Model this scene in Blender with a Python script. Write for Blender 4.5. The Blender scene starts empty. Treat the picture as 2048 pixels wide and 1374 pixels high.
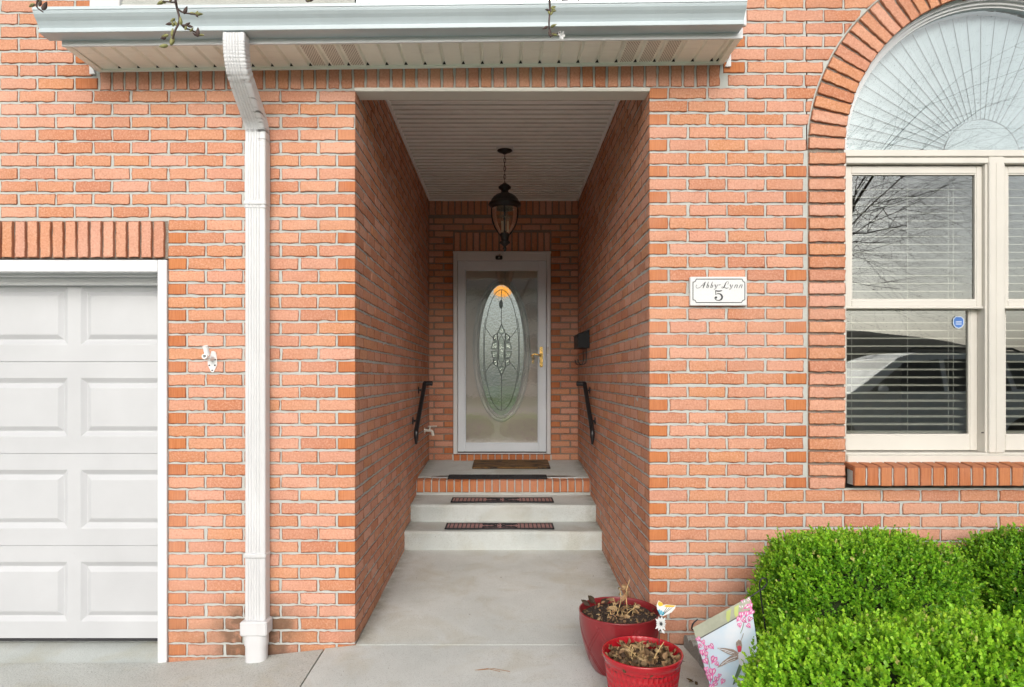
import bpy, math, random
import numpy as np
from mathutils import Vector, Matrix

# ------------------------------------------------------------------ camera, sky, sun, exposure
SC = bpy.context.scene
COL = SC.collection
F = 1335.9            # focal length in photo pixels (photo 2048 wide)
CAM = (0.0, -3.5, 1.404)
cam_d = bpy.data.cameras.new("camera"); cam = bpy.data.objects.new("camera", cam_d); COL.objects.link(cam)
cam.location = CAM; cam.rotation_euler = (math.radians(90), 0, 0)
cam_d.sensor_width = 36.0; cam_d.lens = F / 2048 * 36.0
cam_d.shift_x = (1024 - 1010) / 2048; cam_d.shift_y = (754 - 687) / 2048
cam_d.clip_start = 0.02; cam_d.clip_end = 600
SC.camera = cam

EL, AZ = math.radians(30), math.radians(183)      # sun height and heading (0 = +Y, clockwise)
world = bpy.data.worlds.new("World"); SC.world = world; world.use_nodes = True
nt = world.node_tree; nt.nodes.clear()
wo = nt.nodes.new("ShaderNodeOutputWorld"); bg = nt.nodes.new("ShaderNodeBackground")
sky = nt.nodes.new("ShaderNodeTexSky"); sky.sky_type = 'NISHITA'; sky.sun_disc = False
sky.sun_elevation = EL; sky.sun_rotation = AZ; sky.air_density = 1.0; sky.dust_density = 4.0; sky.ozone_density = 1.0
hs = nt.nodes.new("ShaderNodeHueSaturation"); hs.inputs['Saturation'].default_value = 0.48
# overcast: soft cloud banks lighten the sky unevenly
tcw = nt.nodes.new("ShaderNodeTexCoord"); cn = nt.nodes.new("ShaderNodeTexNoise")
cn.inputs['Scale'].default_value = 2.2; cn.inputs['Detail'].default_value = 5
cr = nt.nodes.new("ShaderNodeMapRange"); cr.inputs[1].default_value = .3; cr.inputs[2].default_value = .7
cr.inputs[3].default_value = .75; cr.inputs[4].default_value = 1.5
vm = nt.nodes.new("ShaderNodeVectorMath"); vm.operation = 'SCALE'
nt.links.new(tcw.outputs['Generated'], cn.inputs['Vector']); nt.links.new(cn.outputs['Fac'], cr.inputs[0])
nt.links.new(sky.outputs[0], hs.inputs['Color']); nt.links.new(hs.outputs[0], vm.inputs[0])
# sky brightened towards the horizon, added to send more light into the porch
sw = nt.nodes.new("ShaderNodeSeparateXYZ"); hz = nt.nodes.new("ShaderNodeMapRange"); mm = nt.nodes.new("ShaderNodeMath"); mm.operation = 'MULTIPLY'
hz.inputs[1].default_value = .05; hz.inputs[2].default_value = .75; hz.inputs[3].default_value = 3.5; hz.inputs[4].default_value = .85
nt.links.new(tcw.outputs['Generated'], sw.inputs[0]); nt.links.new(sw.outputs[2], hz.inputs[0])
nt.links.new(cr.outputs[0], mm.inputs[0]); nt.links.new(hz.outputs[0], mm.inputs[1]); nt.links.new(mm.outputs[0], vm.inputs['Scale'])
nt.links.new(vm.outputs[0], bg.inputs['Color']); nt.links.new(bg.outputs[0], wo.inputs[0])
bg.inputs['Strength'].default_value = 0.10

sun_d = bpy.data.lights.new("sun", 'SUN'); sun = bpy.data.objects.new("sun", sun_d); COL.objects.link(sun)
sun_d.energy = 1.5; sun_d.angle = math.radians(44); sun_d.color = (1.0, 0.985, 0.96)
sdir = Vector((math.sin(AZ) * math.cos(EL), math.cos(AZ) * math.cos(EL), math.sin(EL)))
sun.rotation_euler = sdir.to_track_quat('Z', 'Y').to_euler(); sun.location = sdir * 30

SC.view_settings.view_transform = 'Standard'; SC.view_settings.look = 'None'
SC.view_settings.exposure = -0.15; SC.view_settings.gamma = 1.0
SC.render.engine = 'CYCLES'
SC.cycles.use_denoising = True
SC.cycles.max_bounces = 10; SC.cycles.transparent_max_bounces = 16; SC.cycles.diffuse_bounces = 8
SC.cycles.caustics_reflective = False; SC.cycles.caustics_refractive = False
SC.cycles.sample_clamp_indirect = 6.0

rng = np.random.default_rng(11); random.seed(4)

# ------------------------------------------------------------------ helpers
def W(px, py, y=0.0):
    """photo pixel (2048 wide) at world depth y -> world point"""
    d = (y + 3.5) / F
    return Vector(((px - 1010) * d, y, 1.404 - (py - 754) * d))
def Wx(px, y=0.0): return (px - 1010) * (y + 3.5) / F
def Wz(py, y=0.0): return 1.404 - (py - 754) * (y + 3.5) / F

def srgb(r, g, b):
    f = lambda c: c / 12.92 if c <= .04045 else ((c + .055) / 1.055) ** 2.4
    return tuple(f(v / 255) for v in (r, g, b))

class N:
    """tiny node-tree wrapper"""
    def __init__(s, name):
        s.m = bpy.data.materials.new(name); s.m.use_nodes = True
        s.t = s.m.node_tree; s.t.nodes.clear()
        s.out = s.t.nodes.new("ShaderNodeOutputMaterial")
    def n(s, typ, **kw):
        nd = s.t.nodes.new("ShaderNode" + typ)
        for k, v in kw.items():
            if k.startswith('_'): setattr(nd, k[1:], v)
            else:
                key = int(k[1:]) if k[0] == 'i' and k[1:].isdigit() else k.replace('__', ' ')
                if isinstance(v, bpy.types.NodeSocket): s.t.links.new(v, nd.inputs[key])
                else: nd.inputs[key].default_value = v
        return nd
    def link(s, a, b): s.t.links.new(a, b)
    def coord(s, kind='Object'): return s.n('TexCoord').outputs[kind]
    def noise(s, vec, scale, detail=3, rough=.55, dist=0):
        return s.n('TexNoise', Vector=vec, Scale=scale, Detail=detail, Roughness=rough, Distortion=dist).outputs['Fac']
    def ramp(s, fac, a, b, c=0., d=1.):
        return s.n('MapRange', i0=fac, i1=a, i2=b, i3=c, i4=d).outputs[0]
    def mix(s, fac, a, b, mode='MIX'):
        nd = s.t.nodes.new("ShaderNodeMix"); nd.data_type = 'RGBA'; nd.blend_type = mode
        for k, v in ((0, fac), (6, a), (7, b)):
            if isinstance(v, bpy.types.NodeSocket): s.t.links.new(v, nd.inputs[k])
            else: nd.inputs[k].default_value = (*v, 1) if isinstance(v, tuple) and len(v) == 3 else v
        return nd.outputs[2]
    def math(s, op, a, b=0.0):
        return s.n('Math', _operation=op, i0=a, i1=b).outputs[0]
    def map(s, vec, scale): return s.n('Mapping', Vector=vec, Scale=scale).outputs[0]
    def bump(s, h, strength=.3, dist=.01): return s.n('Bump', Strength=strength, Distance=dist, Height=h).outputs[0]
    def bsdf(s, col, rough=.6, normal=None, **kw):
        b = s.n('BsdfPrincipled', Roughness=rough, **kw)
        if isinstance(col, bpy.types.NodeSocket): s.link(col, b.inputs['Base Color'])
        else: b.inputs['Base Color'].default_value = (*col, 1)
        if normal: s.link(normal, b.inputs['Normal'])
        s.link(b.outputs[0], s.out.inputs[0]); return b

def simple(name, col, rough=.5, var=.10, vs=8, bump=.0, bs=120, metal=0., dirt=0, spec=.5, coat=0):
    k = N(name); c = k.coord()
    f = k.noise(c, vs, 4)
    a = tuple(v * (1 - var) for v in col); b = tuple(min(1, v * (1 + var)) for v in col)
    colr = k.mix(k.ramp(f, .3, .7), a, b)
    if dirt:
        g = k.noise(c, vs * 4, 6, .7)
        colr = k.mix(k.ramp(g, .58, .8, 0, dirt), colr, tuple(v * .35 for v in col))
    nr = k.bump(k.noise(c, bs, 4), bump, .004) if bump else None
    rg = k.ramp(k.noise(c, vs * 3, 3), .3, .7, max(.02, rough - .08), min(1, rough + .08))
    b_ = k.bsdf(colr, rg, nr, Metallic=metal)
    b_.inputs['Specular IOR Level'].default_value = spec
    if coat: b_.inputs['Coat Weight'].default_value = coat; b_.inputs['Coat Roughness'].default_value = .08
    return k.m

ORG = {}
def tag(o, label=None, cat=None, group=None, kind=None):
    if label: o['label'] = label
    if cat: o['category'] = cat
    if group: o['group'] = group
    if kind: o['kind'] = kind
    return o
def thing(name, loc, label, cat, group=None):
    o = bpy.data.objects.new(name, None); COL.objects.link(o); o.location = loc; o.empty_display_size = .1
    ORG[o.name] = Vector(loc); return tag(o, label, cat, group)

class MB:
    """collects faces in world space, builds ONE mesh object"""
    def __init__(s): s.v = []; s.f = []; s.mi = []; s.sm = []
    def add(s, vs, fs, mi=0, smooth=False):
        o = len(s.v); s.v += [tuple(p) for p in vs]
        for f in fs: s.f.append(tuple(i + o for i in f)); s.mi.append(mi); s.sm.append(smooth)
        return s
    def quad(s, a, b, c, d, mi=0): return s.add([a, b, c, d], [(0, 1, 2, 3)], mi)
    def poly(s, pts, mi=0): return s.add(pts, [tuple(range(len(pts)))], mi)
    def box(s, lo, hi, mi=0, bev=0.0):
        x0, y0, z0 = lo; x1, y1, z1 = hi
        if bev <= 0:
            v = [(x, y, z) for z in (z0, z1) for y in (y0, y1) for x in (x0, x1)]
            return s.add(v, [(0, 2, 3, 1), (4, 5, 7, 6), (0, 1, 5, 4), (2, 6, 7, 3), (0, 4, 6, 2), (1, 3, 7, 5)], mi)
        b = min(bev, (x1 - x0) / 2.2, (y1 - y0) / 2.2, (z1 - z0) / 2.2)
        v = []; idx = {}
        X = (x0, x1); Y = (y0, y1); Z = (z0, z1)
        for i in (0, 1):
            for j in (0, 1):
                for k in (0, 1):
                    sx, sy, sz = (b, -b)[i], (b, -b)[j], (b, -b)[k]
                    idx[i, j, k, 0] = len(v); v.append((X[i], Y[j] + sy, Z[k] + sz))
                    idx[i, j, k, 1] = len(v); v.append((X[i] + sx, Y[j], Z[k] + sz))
                    idx[i, j, k, 2] = len(v); v.append((X[i] + sx, Y[j] + sy, Z[k]))
        f = []
        for i in (0, 1):
            q = [idx[i, 0, 0, 0], idx[i, 1, 0, 0], idx[i, 1, 1, 0], idx[i, 0, 1, 0]]; f.append(q if i else q[::-1])
            q = [idx[0, i, 0, 1], idx[1, i, 0, 1], idx[1, i, 1, 1], idx[0, i, 1, 1]]; f.append(q[::-1] if i else q)
            q = [idx[0, 0, i, 2], idx[1, 0, i, 2], idx[1, 1, i, 2], idx[0, 1, i, 2]]; f.append(q if i else q[::-1])
            for j in (0, 1):
                f.append([idx[i, j, 0, 0], idx[i, j, 1, 0], idx[i, j, 1, 1], idx[i, j, 0, 1]])
                f.append([idx[i, 0, j, 0], idx[i, 1, j, 0], idx[i, 1, j, 2], idx[i, 0, j, 2]])
                f.append([idx[0, i, j, 1], idx[1, i, j, 1], idx[1, i, j, 2], idx[0, i, j, 2]])
                for k in (0, 1): f.append([idx[i, j, k, 0], idx[i, j, k, 1], idx[i, j, k, 2]])
        return s.add(v, f, mi)
    def tube(s, pts, r, n=8, mi=0, cap=True, smooth=True):
        pts = [Vector(p) for p in pts]
        if not hasattr(r, '__len__'): r = [r] * len(pts)
        vs = []; fs = []; ref = None
        for i, p in enumerate(pts):
            d = (pts[min(i + 1, len(pts) - 1)] - pts[max(i - 1, 0)])
            d = d.normalized() if d.length > 1e-9 else Vector((0, 0, 1))
            if ref is None: ref = d.orthogonal().normalized()
            ref = (ref - d * ref.dot(d)); ref = ref.normalized() if ref.length > 1e-6 else d.orthogonal().normalized()
            bn = d.cross(ref)
            for k in range(n):
                a = 2 * math.pi * k / n; vs.append(p + (ref * math.cos(a) + bn * math.sin(a)) * r[i])
        for i in range(len(pts) - 1):
            for k in range(n):
                k2 = (k + 1) % n; fs.append((i * n + k, i * n + k2, (i + 1) * n + k2, (i + 1) * n + k))
        s.add(vs, fs, mi, smooth)
        if cap:
            m = (len(pts) - 1) * n
            s.add(vs[:n], [tuple(range(n))[::-1]], mi); s.add(vs[m:m + n], [tuple(range(n))], mi)
        return s
    def lathe(s, prof, c, n=32, mi=0, axis='z', smooth=True):
        vs = []; fs = []
        for r, h in prof:
            for k in range(n):
                a = 2 * math.pi * k / n; x, y = r * math.cos(a), r * math.sin(a)
                vs.append({'z': (c[0] + x, c[1] + y, c[2] + h), 'y': (c[0] + x, c[1] + h, c[2] + y), 'x': (c[0] + h, c[1] + x, c[2] + y)}[axis])
        for i in range(len(prof) - 1):
            for k in range(n):
                k2 = (k + 1) % n; fs.append((i * n + k, i * n + k2, (i + 1) * n + k2, (i + 1) * n + k))
        return s.add(vs, fs, mi, smooth)
    def ball(s, c, r, n=8, mi=0, sc=(1, 1, 1)):
        c = Vector(c); vs = []; fs = []
        for i in range(n // 2 + 1):
            t = math.pi * i / (n // 2)
            for k in range(n):
                a = 2 * math.pi * k / n
                vs.append((c.x + r * sc[0] * math.sin(t) * math.cos(a), c.y + r * sc[1] * math.sin(t) * math.sin(a), c.z + r * sc[2] * math.cos(t)))
        for i in range(n // 2):
            for k in range(n): fs.append((i * n + k, (i + 1) * n + k, (i + 1) * n + (k + 1) % n, i * n + (k + 1) % n))
        return s.add(vs, fs, mi, True)
    def extrude(s, prof, a, b, frame, mi=0, smooth=False, closed=True, caps=True):
        """profile list of 2-tuples; frame(t, p)->world point at t=a or b"""
        n = len(prof)
        vs = [frame(a, p) for p in prof] + [frame(b, p) for p in prof]
        fs = [(i, (i + 1) % n, n + (i + 1) % n, n + i) for i in range(n if closed else n - 1)]
        s.add(vs, fs, mi, smooth)
        if closed and caps: s.add(vs[:n], [tuple(range(n))[::-1]], mi); s.add(vs[n:], [tuple(range(n))], mi)
        return s
    def slab(s, pts, d, mi=0):
        """flat outline thickened by vector d"""
        n = len(pts); d = Vector(d); a = [Vector(p) for p in pts]; b = [p + d for p in a]
        s.add(a + b, [tuple(range(n)), tuple(range(2 * n - 1, n - 1, -1))] + [(i, i + n, (i + 1) % n + n, (i + 1) % n) for i in range(n)], mi)
        return s
    def build(s, name, mats, parent=None, label=None, cat=None, group=None, kind=None, loc=None):
        if not isinstance(mats, (list, tuple)): mats = [mats]
        me = bpy.data.meshes.new(name)
        org = ORG[parent.name] if parent else Vector(loc if loc else (0, 0, 0))
        v = np.array(s.v, dtype=float) - np.array(org)
        me.from_pydata(v.tolist(), [], s.f)
        me.polygons.foreach_set('material_index', s.mi); me.polygons.foreach_set('use_smooth', s.sm)
        for m in mats: me.materials.append(m)
        me.update()
        o = bpy.data.objects.new(name, me); COL.objects.link(o)
        if parent: o.parent = parent
        else: o.location = org
        ORG[o.name] = org
        return tag(o, label, cat, group, kind)
def fixnormals(o):
    import bmesh
    bm = bmesh.new(); bm.from_mesh(o.data); bmesh.ops.recalc_face_normals(bm, faces=bm.faces); bm.to_mesh(o.data); bm.free(); return o

def catmull(pts, n=6):
    P = [Vector(p) for p in pts]; P = [2 * P[0] - P[1]] + P + [2 * P[-1] - P[-2]]; out = []
    for i in range(1, len(P) - 2):
        for k in range(n):
            t = k / n; a, b, c, d = P[i - 1:i + 3]
            out.append(.5 * ((2 * b) + (c - a) * t + (2 * a - 5 * b + 4 * c - d) * t * t + (3 * b - a - 3 * c + d) * t ** 3))
    return out + [P[-2]]

# ------------------------------------------------------------------ materials
def brick_mat():
    k = N("brick"); c = k.coord()
    at = k.n('Attribute', _attribute_name='bk'); sp = k.n('SeparateColor', Color=at.outputs['Color'])
    ed = k.n('Attribute', _attribute_name='edge').outputs['Fac']
    r1, r2, hd = sp.outputs[0], sp.outputs[1], sp.outputs[2]
    fine = k.noise(c, 95, 6, .7); mid = k.noise(c, 26, 4, .6, .4); big = k.noise(c, 1.6, 3)
    pink = (.575, .305, .222); orange = (.555, .258, .135)
    tone = k.math('ADD', k.math('MULTIPLY', r1, .85), k.math('MULTIPLY', mid, .3))
    face = k.mix(k.ramp(tone, .12, .95), pink, orange)
    face = k.mix(k.ramp(r2, 0., 1., 0., .75), face, (.44, .165, .088))
    face = k.mix(k.ramp(k.math('FRACT', k.math('MULTIPLY', r2, 37.)), .6, 1., 0., .45), face, (.70, .40, .31))
    face = k.mix(k.ramp(fine, .50, .74, 0, .6), face, (.74, .46, .34))
    face = k.mix(k.ramp(fine, .47, .25, 0, .7), face, (.36, .125, .065))
    # headers: smooth cut ends, deep orange with faint vertical drag marks
    drag = k.noise(k.map(c, (160, 160, 9)), 1, 2)
    hc = k.mix(r1, (.46, .165, .062), (.38, .115, .045)); hc = k.mix(k.ramp(drag, .3, .75, 0, .5), hc, (.62, .26, .11))
    face = k.mix(hd, face, hc)
    # torn brown skin at the arrises
    en = k.math('ADD', ed, k.math('MULTIPLY', k.math('SUBTRACT', k.noise(c, 75, 4, .7), .5), 2.2))
    em = k.ramp(en, .25, .80, 1, 0)
    face = k.mix(k.math('MULTIPLY', em, .85), face, (.25, .082, .036))
    spots = k.n('TexVoronoi', Vector=c, Scale=55).outputs['Distance']
    face = k.mix(k.ramp(spots, .10, .05, 0, .5), face, (.17, .06, .04))
    face = k.mix(k.ramp(big, .45, .72, 0, .28), face, (.66, .42, .33))
    # soot/splash stain low on the wall beside the downspout outlet
    sx = k.n('SeparateXYZ', Vector=c)
    dx = k.math('ABSOLUTE', k.math('ADD', sx.outputs[0], 1.30)); 
    st = k.math('MULTIPLY', k.ramp(dx, .03, .27, 1, 0), k.ramp(sx.outputs[2], .12, .27, 1, 0))
    st = k.math('MULTIPLY', st, k.ramp(k.noise(c, 14, 4), .28, .60, .3, 2.2))
    face = k.mix(k.ramp(st, 0, 1, 0, .78), face, (.085, .062, .042))
    low = k.math('MULTIPLY', k.ramp(sx.outputs[2], .0, .30, 1, 0), k.ramp(k.noise(c, 6, 4), .35, .7))
    face = k.mix(k.math('MULTIPLY', low, .55), face, (.23, .125, .07))
    hgt = k.math('ADD', k.math('MULTIPLY', fine, k.ramp(hd, 0, 1, 1, .35)), k.math('MULTIPLY', k.noise(c, 330, 3), .5))
    k.bsdf(face, .88, k.bump(hgt, .75, .004)).inputs['Specular IOR Level'].default_value = .25
    return k.m
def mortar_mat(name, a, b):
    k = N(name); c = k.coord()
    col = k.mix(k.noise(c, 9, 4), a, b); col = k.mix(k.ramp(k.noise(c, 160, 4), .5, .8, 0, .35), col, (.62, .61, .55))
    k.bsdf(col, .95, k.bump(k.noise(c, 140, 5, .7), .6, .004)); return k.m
BRICK = brick_mat()
MORTAR = mortar_mat("mortar", (.37, .385, .365), (.51, .53, .505))
DARKJOINT = mortar_mat("dark_shaded_mortar", (.17, .14, .11), (.27, .23, .19))  # dark raked lintel joints; jamb and arch gap shadows put into the colour
def pipe_mat():
    k = N("downspout_paint"); c = k.coord(); z = k.n('SeparateXYZ', Vector=c).outputs[2]
    col = k.mix(k.ramp(k.noise(c, 3, 4), .3, .7), (.55, .555, .565), (.61, .615, .625))
    band = k.math('MULTIPLY', k.ramp(z, 2.58, 2.66, 0, 1), k.ramp(z, 2.80, 2.90, 1, 0))
    ring = k.math('MULTIPLY', k.ramp(k.noise(k.map(c, (5, 5, 60)), 1, 3, .6), .53, .60), k.ramp(k.noise(k.map(c, (14, 3, 3)), 1, 3), .40, .55))
    col = k.mix(k.math('MULTIPLY', ring, k.math('MULTIPLY', band, .9)), col, (.07, .07, .065))
    col = k.mix(k.math('MULTIPLY', k.ramp(k.noise(k.map(c, (20, 20, 2)), 1, 4), .5, .75), .16), col, (.30, .29, .26))
    k.bsdf(col, .38); return k.m
BACKMORTAR = mortar_mat("porch_mortar", (.20, .16, .125), (.30, .25, .20))  # back wall mortar, porch shade and soot both put into its colour

def vinyl(name, col, rough=.42, grain=False, streak=0., vec=(2, 2, .5)):
    k = N(name); c = k.coord()
    f = k.noise(c, 3, 4); colr = k.mix(k.ramp(f, .3, .7), tuple(v * .94 for v in col), tuple(min(.9, v * 1.03) for v in col))
    if streak:
        g = k.noise(k.map(c, vec), 6, 5, .7); colr = k.mix(k.ramp(g, .52, .82, 0, streak), colr, tuple(v * .45 for v in col))
    colr = k.mix(k.ramp(k.noise(c, 70, 2), .74, .82, 0, .25), colr, tuple(v * .4 for v in col))
    h = k.noise(k.map(c, (25, 25, 260)) if grain else c, 1 if grain else 60, 3)
    k.bsdf(colr, rough, k.bump(h, .10 if grain else .05, .003)); return k.m
WHITE = vinyl("white_vinyl", (.63, .64, .65))
CREAM = vinyl("cream_vinyl", (.61, .585, .53), .45)
SOFFITM = vinyl("soffit_vinyl", (.84, .86, .78), .5, streak=.25, vec=(1, 6, 1))
CEILM = vinyl("ceiling_vinyl", (.88, .90, .86), .5, streak=.15)
GUTTERM = vinyl("gutter_aluminium", (.46, .53, .56), .36, streak=.12, vec=(3, 1, .6))
DSPM = pipe_mat()
GARAGEM = vinyl("garage_door_steel", (.475, .485, .50), .42, grain=True)
DOORFRAME = vinyl("storm_door_aluminium", (.66, .72, .77), .35)
BLINDM = vinyl("blind_vinyl", (.55, .54, .48), .5)
BLACKIRON = simple("black_iron", (.012, .013, .015), .34, .2, 20, .15, 90)
MAILM = simple("mailbox_black", (.010, .011, .012), .5, .2, 20, .1, 90, spec=.2)
BLACKPL = simple("black_plastic", (.012, .013, .014), .45, .2)
BRASS = simple("brass", (.78, .52, .17), .22, .12, 15, metal=1.)
DARKM = simple("dark_rubber", (.02, .02, .022), .7, .2)
BRONZE = simple("lantern_bronze", (.010, .010, .0095), .42, .35, 30, .3, 60)

def glass_mat(name, fac=.18, tint=(.92, .95, .93), wav=.0, ws=3., rough=0.0, fine=0.):
    k = N(name); c = k.coord()
    hgt = k.noise(c, ws, 2)
    if fine: hgt = k.math('ADD', hgt, k.math('MULTIPLY', k.noise(c, ws * 7, 3, .6, 1.5), fine))
    nr = k.bump(hgt, wav, .02) if wav else None
    fr = k.n('Fresnel', IOR=1.5)
    gl = k.n('BsdfGlossy', Color=(.93, .97, .94, 1), Roughness=rough)
    if nr: k.link(nr, gl.inputs['Normal']); 
    tr = k.n('BsdfTransparent', Color=(*tint, 1))
    f = k.math('ADD', fr.outputs[0], fac)
    mx = k.n('MixShader', i0=f, i1=tr.outputs[0], i2=gl.outputs[0]); k.link(mx.outputs[0], k.out.inputs[0]); return k.m
GLASS = glass_mat("window_glass", .14, (.90, .93, .90), .03, 1.4)
ARCHGLASS = glass_mat("arch_glass", .16, (.97, .98, .98), .03, 1.4)
STORMGLASS = glass_mat("storm_glass", .24, (.92, .91, .88), .035, 2.2, fine=.22)
LAMPGLASS = glass_mat("lamp_glass", .03, (.90, .80, .66), .6, 40)
CARGLASS = simple("car_glass", (.02, .025, .028), .08, .1)

def concrete(name, a, b, rough_agg=False, warm=(.40, .36, .24), edges=True):
    k = N(name); c = k.coord()
    col = k.mix(k.ramp(k.noise(c, 1.7, 5, .6), .3, .7), a, b)
    col = k.mix(k.ramp(k.noise(c, 3.1, 4, .6, .5), .48, .70, 0, .38), col, warm)
    sp = k.noise(c, 210 if not rough_agg else 130, 3, .8)
    col = k.mix(k.ramp(sp, .53, .70, 0, .8 if rough_agg else .65), col, (.17, .165, .145))
    col = k.mix(k.ramp(sp, .42, .28, 0, .5 if rough_agg else .25), col, (.70, .69, .64))
    v = k.n('TexVoronoi', Vector=c, Scale=9).outputs['Distance']
    col = k.mix(k.ramp(v, .035, .02, 0, .6), col, (.14, .12, .09))
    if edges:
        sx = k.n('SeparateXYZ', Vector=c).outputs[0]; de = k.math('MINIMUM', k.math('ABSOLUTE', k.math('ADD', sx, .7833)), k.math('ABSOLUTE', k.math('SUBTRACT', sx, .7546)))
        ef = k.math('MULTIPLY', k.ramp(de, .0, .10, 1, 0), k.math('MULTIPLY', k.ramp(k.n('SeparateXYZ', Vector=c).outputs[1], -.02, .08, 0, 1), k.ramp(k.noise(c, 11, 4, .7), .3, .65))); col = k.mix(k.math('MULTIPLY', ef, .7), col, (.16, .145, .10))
    col = k.mix(k.ramp(k.n('TexVoronoi', Vector=c, Scale=48).outputs['Distance'], .10, .05, 0, .45), col, (.15, .14, .115))
    broom = k.noise(k.map(c, (14, 190, 40) if not rough_agg else (120, 120, 120)), 1, 3)
    h = k.math('ADD', k.math('MULTIPLY', broom, .6), sp)
    k.bsdf(col, .9, k.bump(h, .55 if rough_agg else .3, .004)).inputs['Specular IOR Level'].default_value = .3
    return k.m
WALKM = concrete("walk_concrete", (.50, .53, .51), (.66, .69, .67))
STEPM = concrete("step_concrete", (.46, .50, .49), (.60, .64, .63), warm=(.36, .34, .25))
DRIVEM = concrete("drive_concrete", (.42, .435, .41), (.57, .585, .555), True)
APRONM = concrete("apron_concrete", (.42, .45, .43), (.54, .57, .55))
EDGEM = concrete("edging_concrete", (.30, .31, .29), (.42, .43, .41), True)

def leaf_mat(name, dark, light, young, trans=.35, rough=.42):
    k = N(name); at = k.n('Attribute', _attribute_name='lf'); sp = k.n('SeparateColor', Color=at.outputs['Color'])
    col = k.mix(sp.outputs[0], dark, light); col = k.mix(sp.outputs[1], col, young); col = k.mix(sp.outputs[2], col, (.62, .52, .20))
    b = k.n('BsdfPrincipled', Base__Color=col, Roughness=rough); b.inputs['Specular IOR Level'].default_value = .4
    t = k.n('BsdfTranslucent', Color=k.mix(.5, col, (.30, .50, .03)))
    mx = k.n('MixShader', i0=trans, i1=b.outputs[0], i2=t.outputs[0]); k.link(mx.outputs[0], k.out.inputs[0]); return k.m
BOXLEAF = leaf_mat("boxwood_leaf", (.045, .18, .014), (.31, .68, .035), (.56, .80, .06))
BARK = simple("bark", (.085, .06, .045), .9, .35, 12, .8, 60)
TWIGM = simple("twig_bark", (.07, .045, .04), .8, .3, 40)
BUDM = simple("bud_green", (.20, .20, .07), .6, .4, 90)
PETALM = simple("white_petal", (.85, .84, .84), .5, .04)
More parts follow.
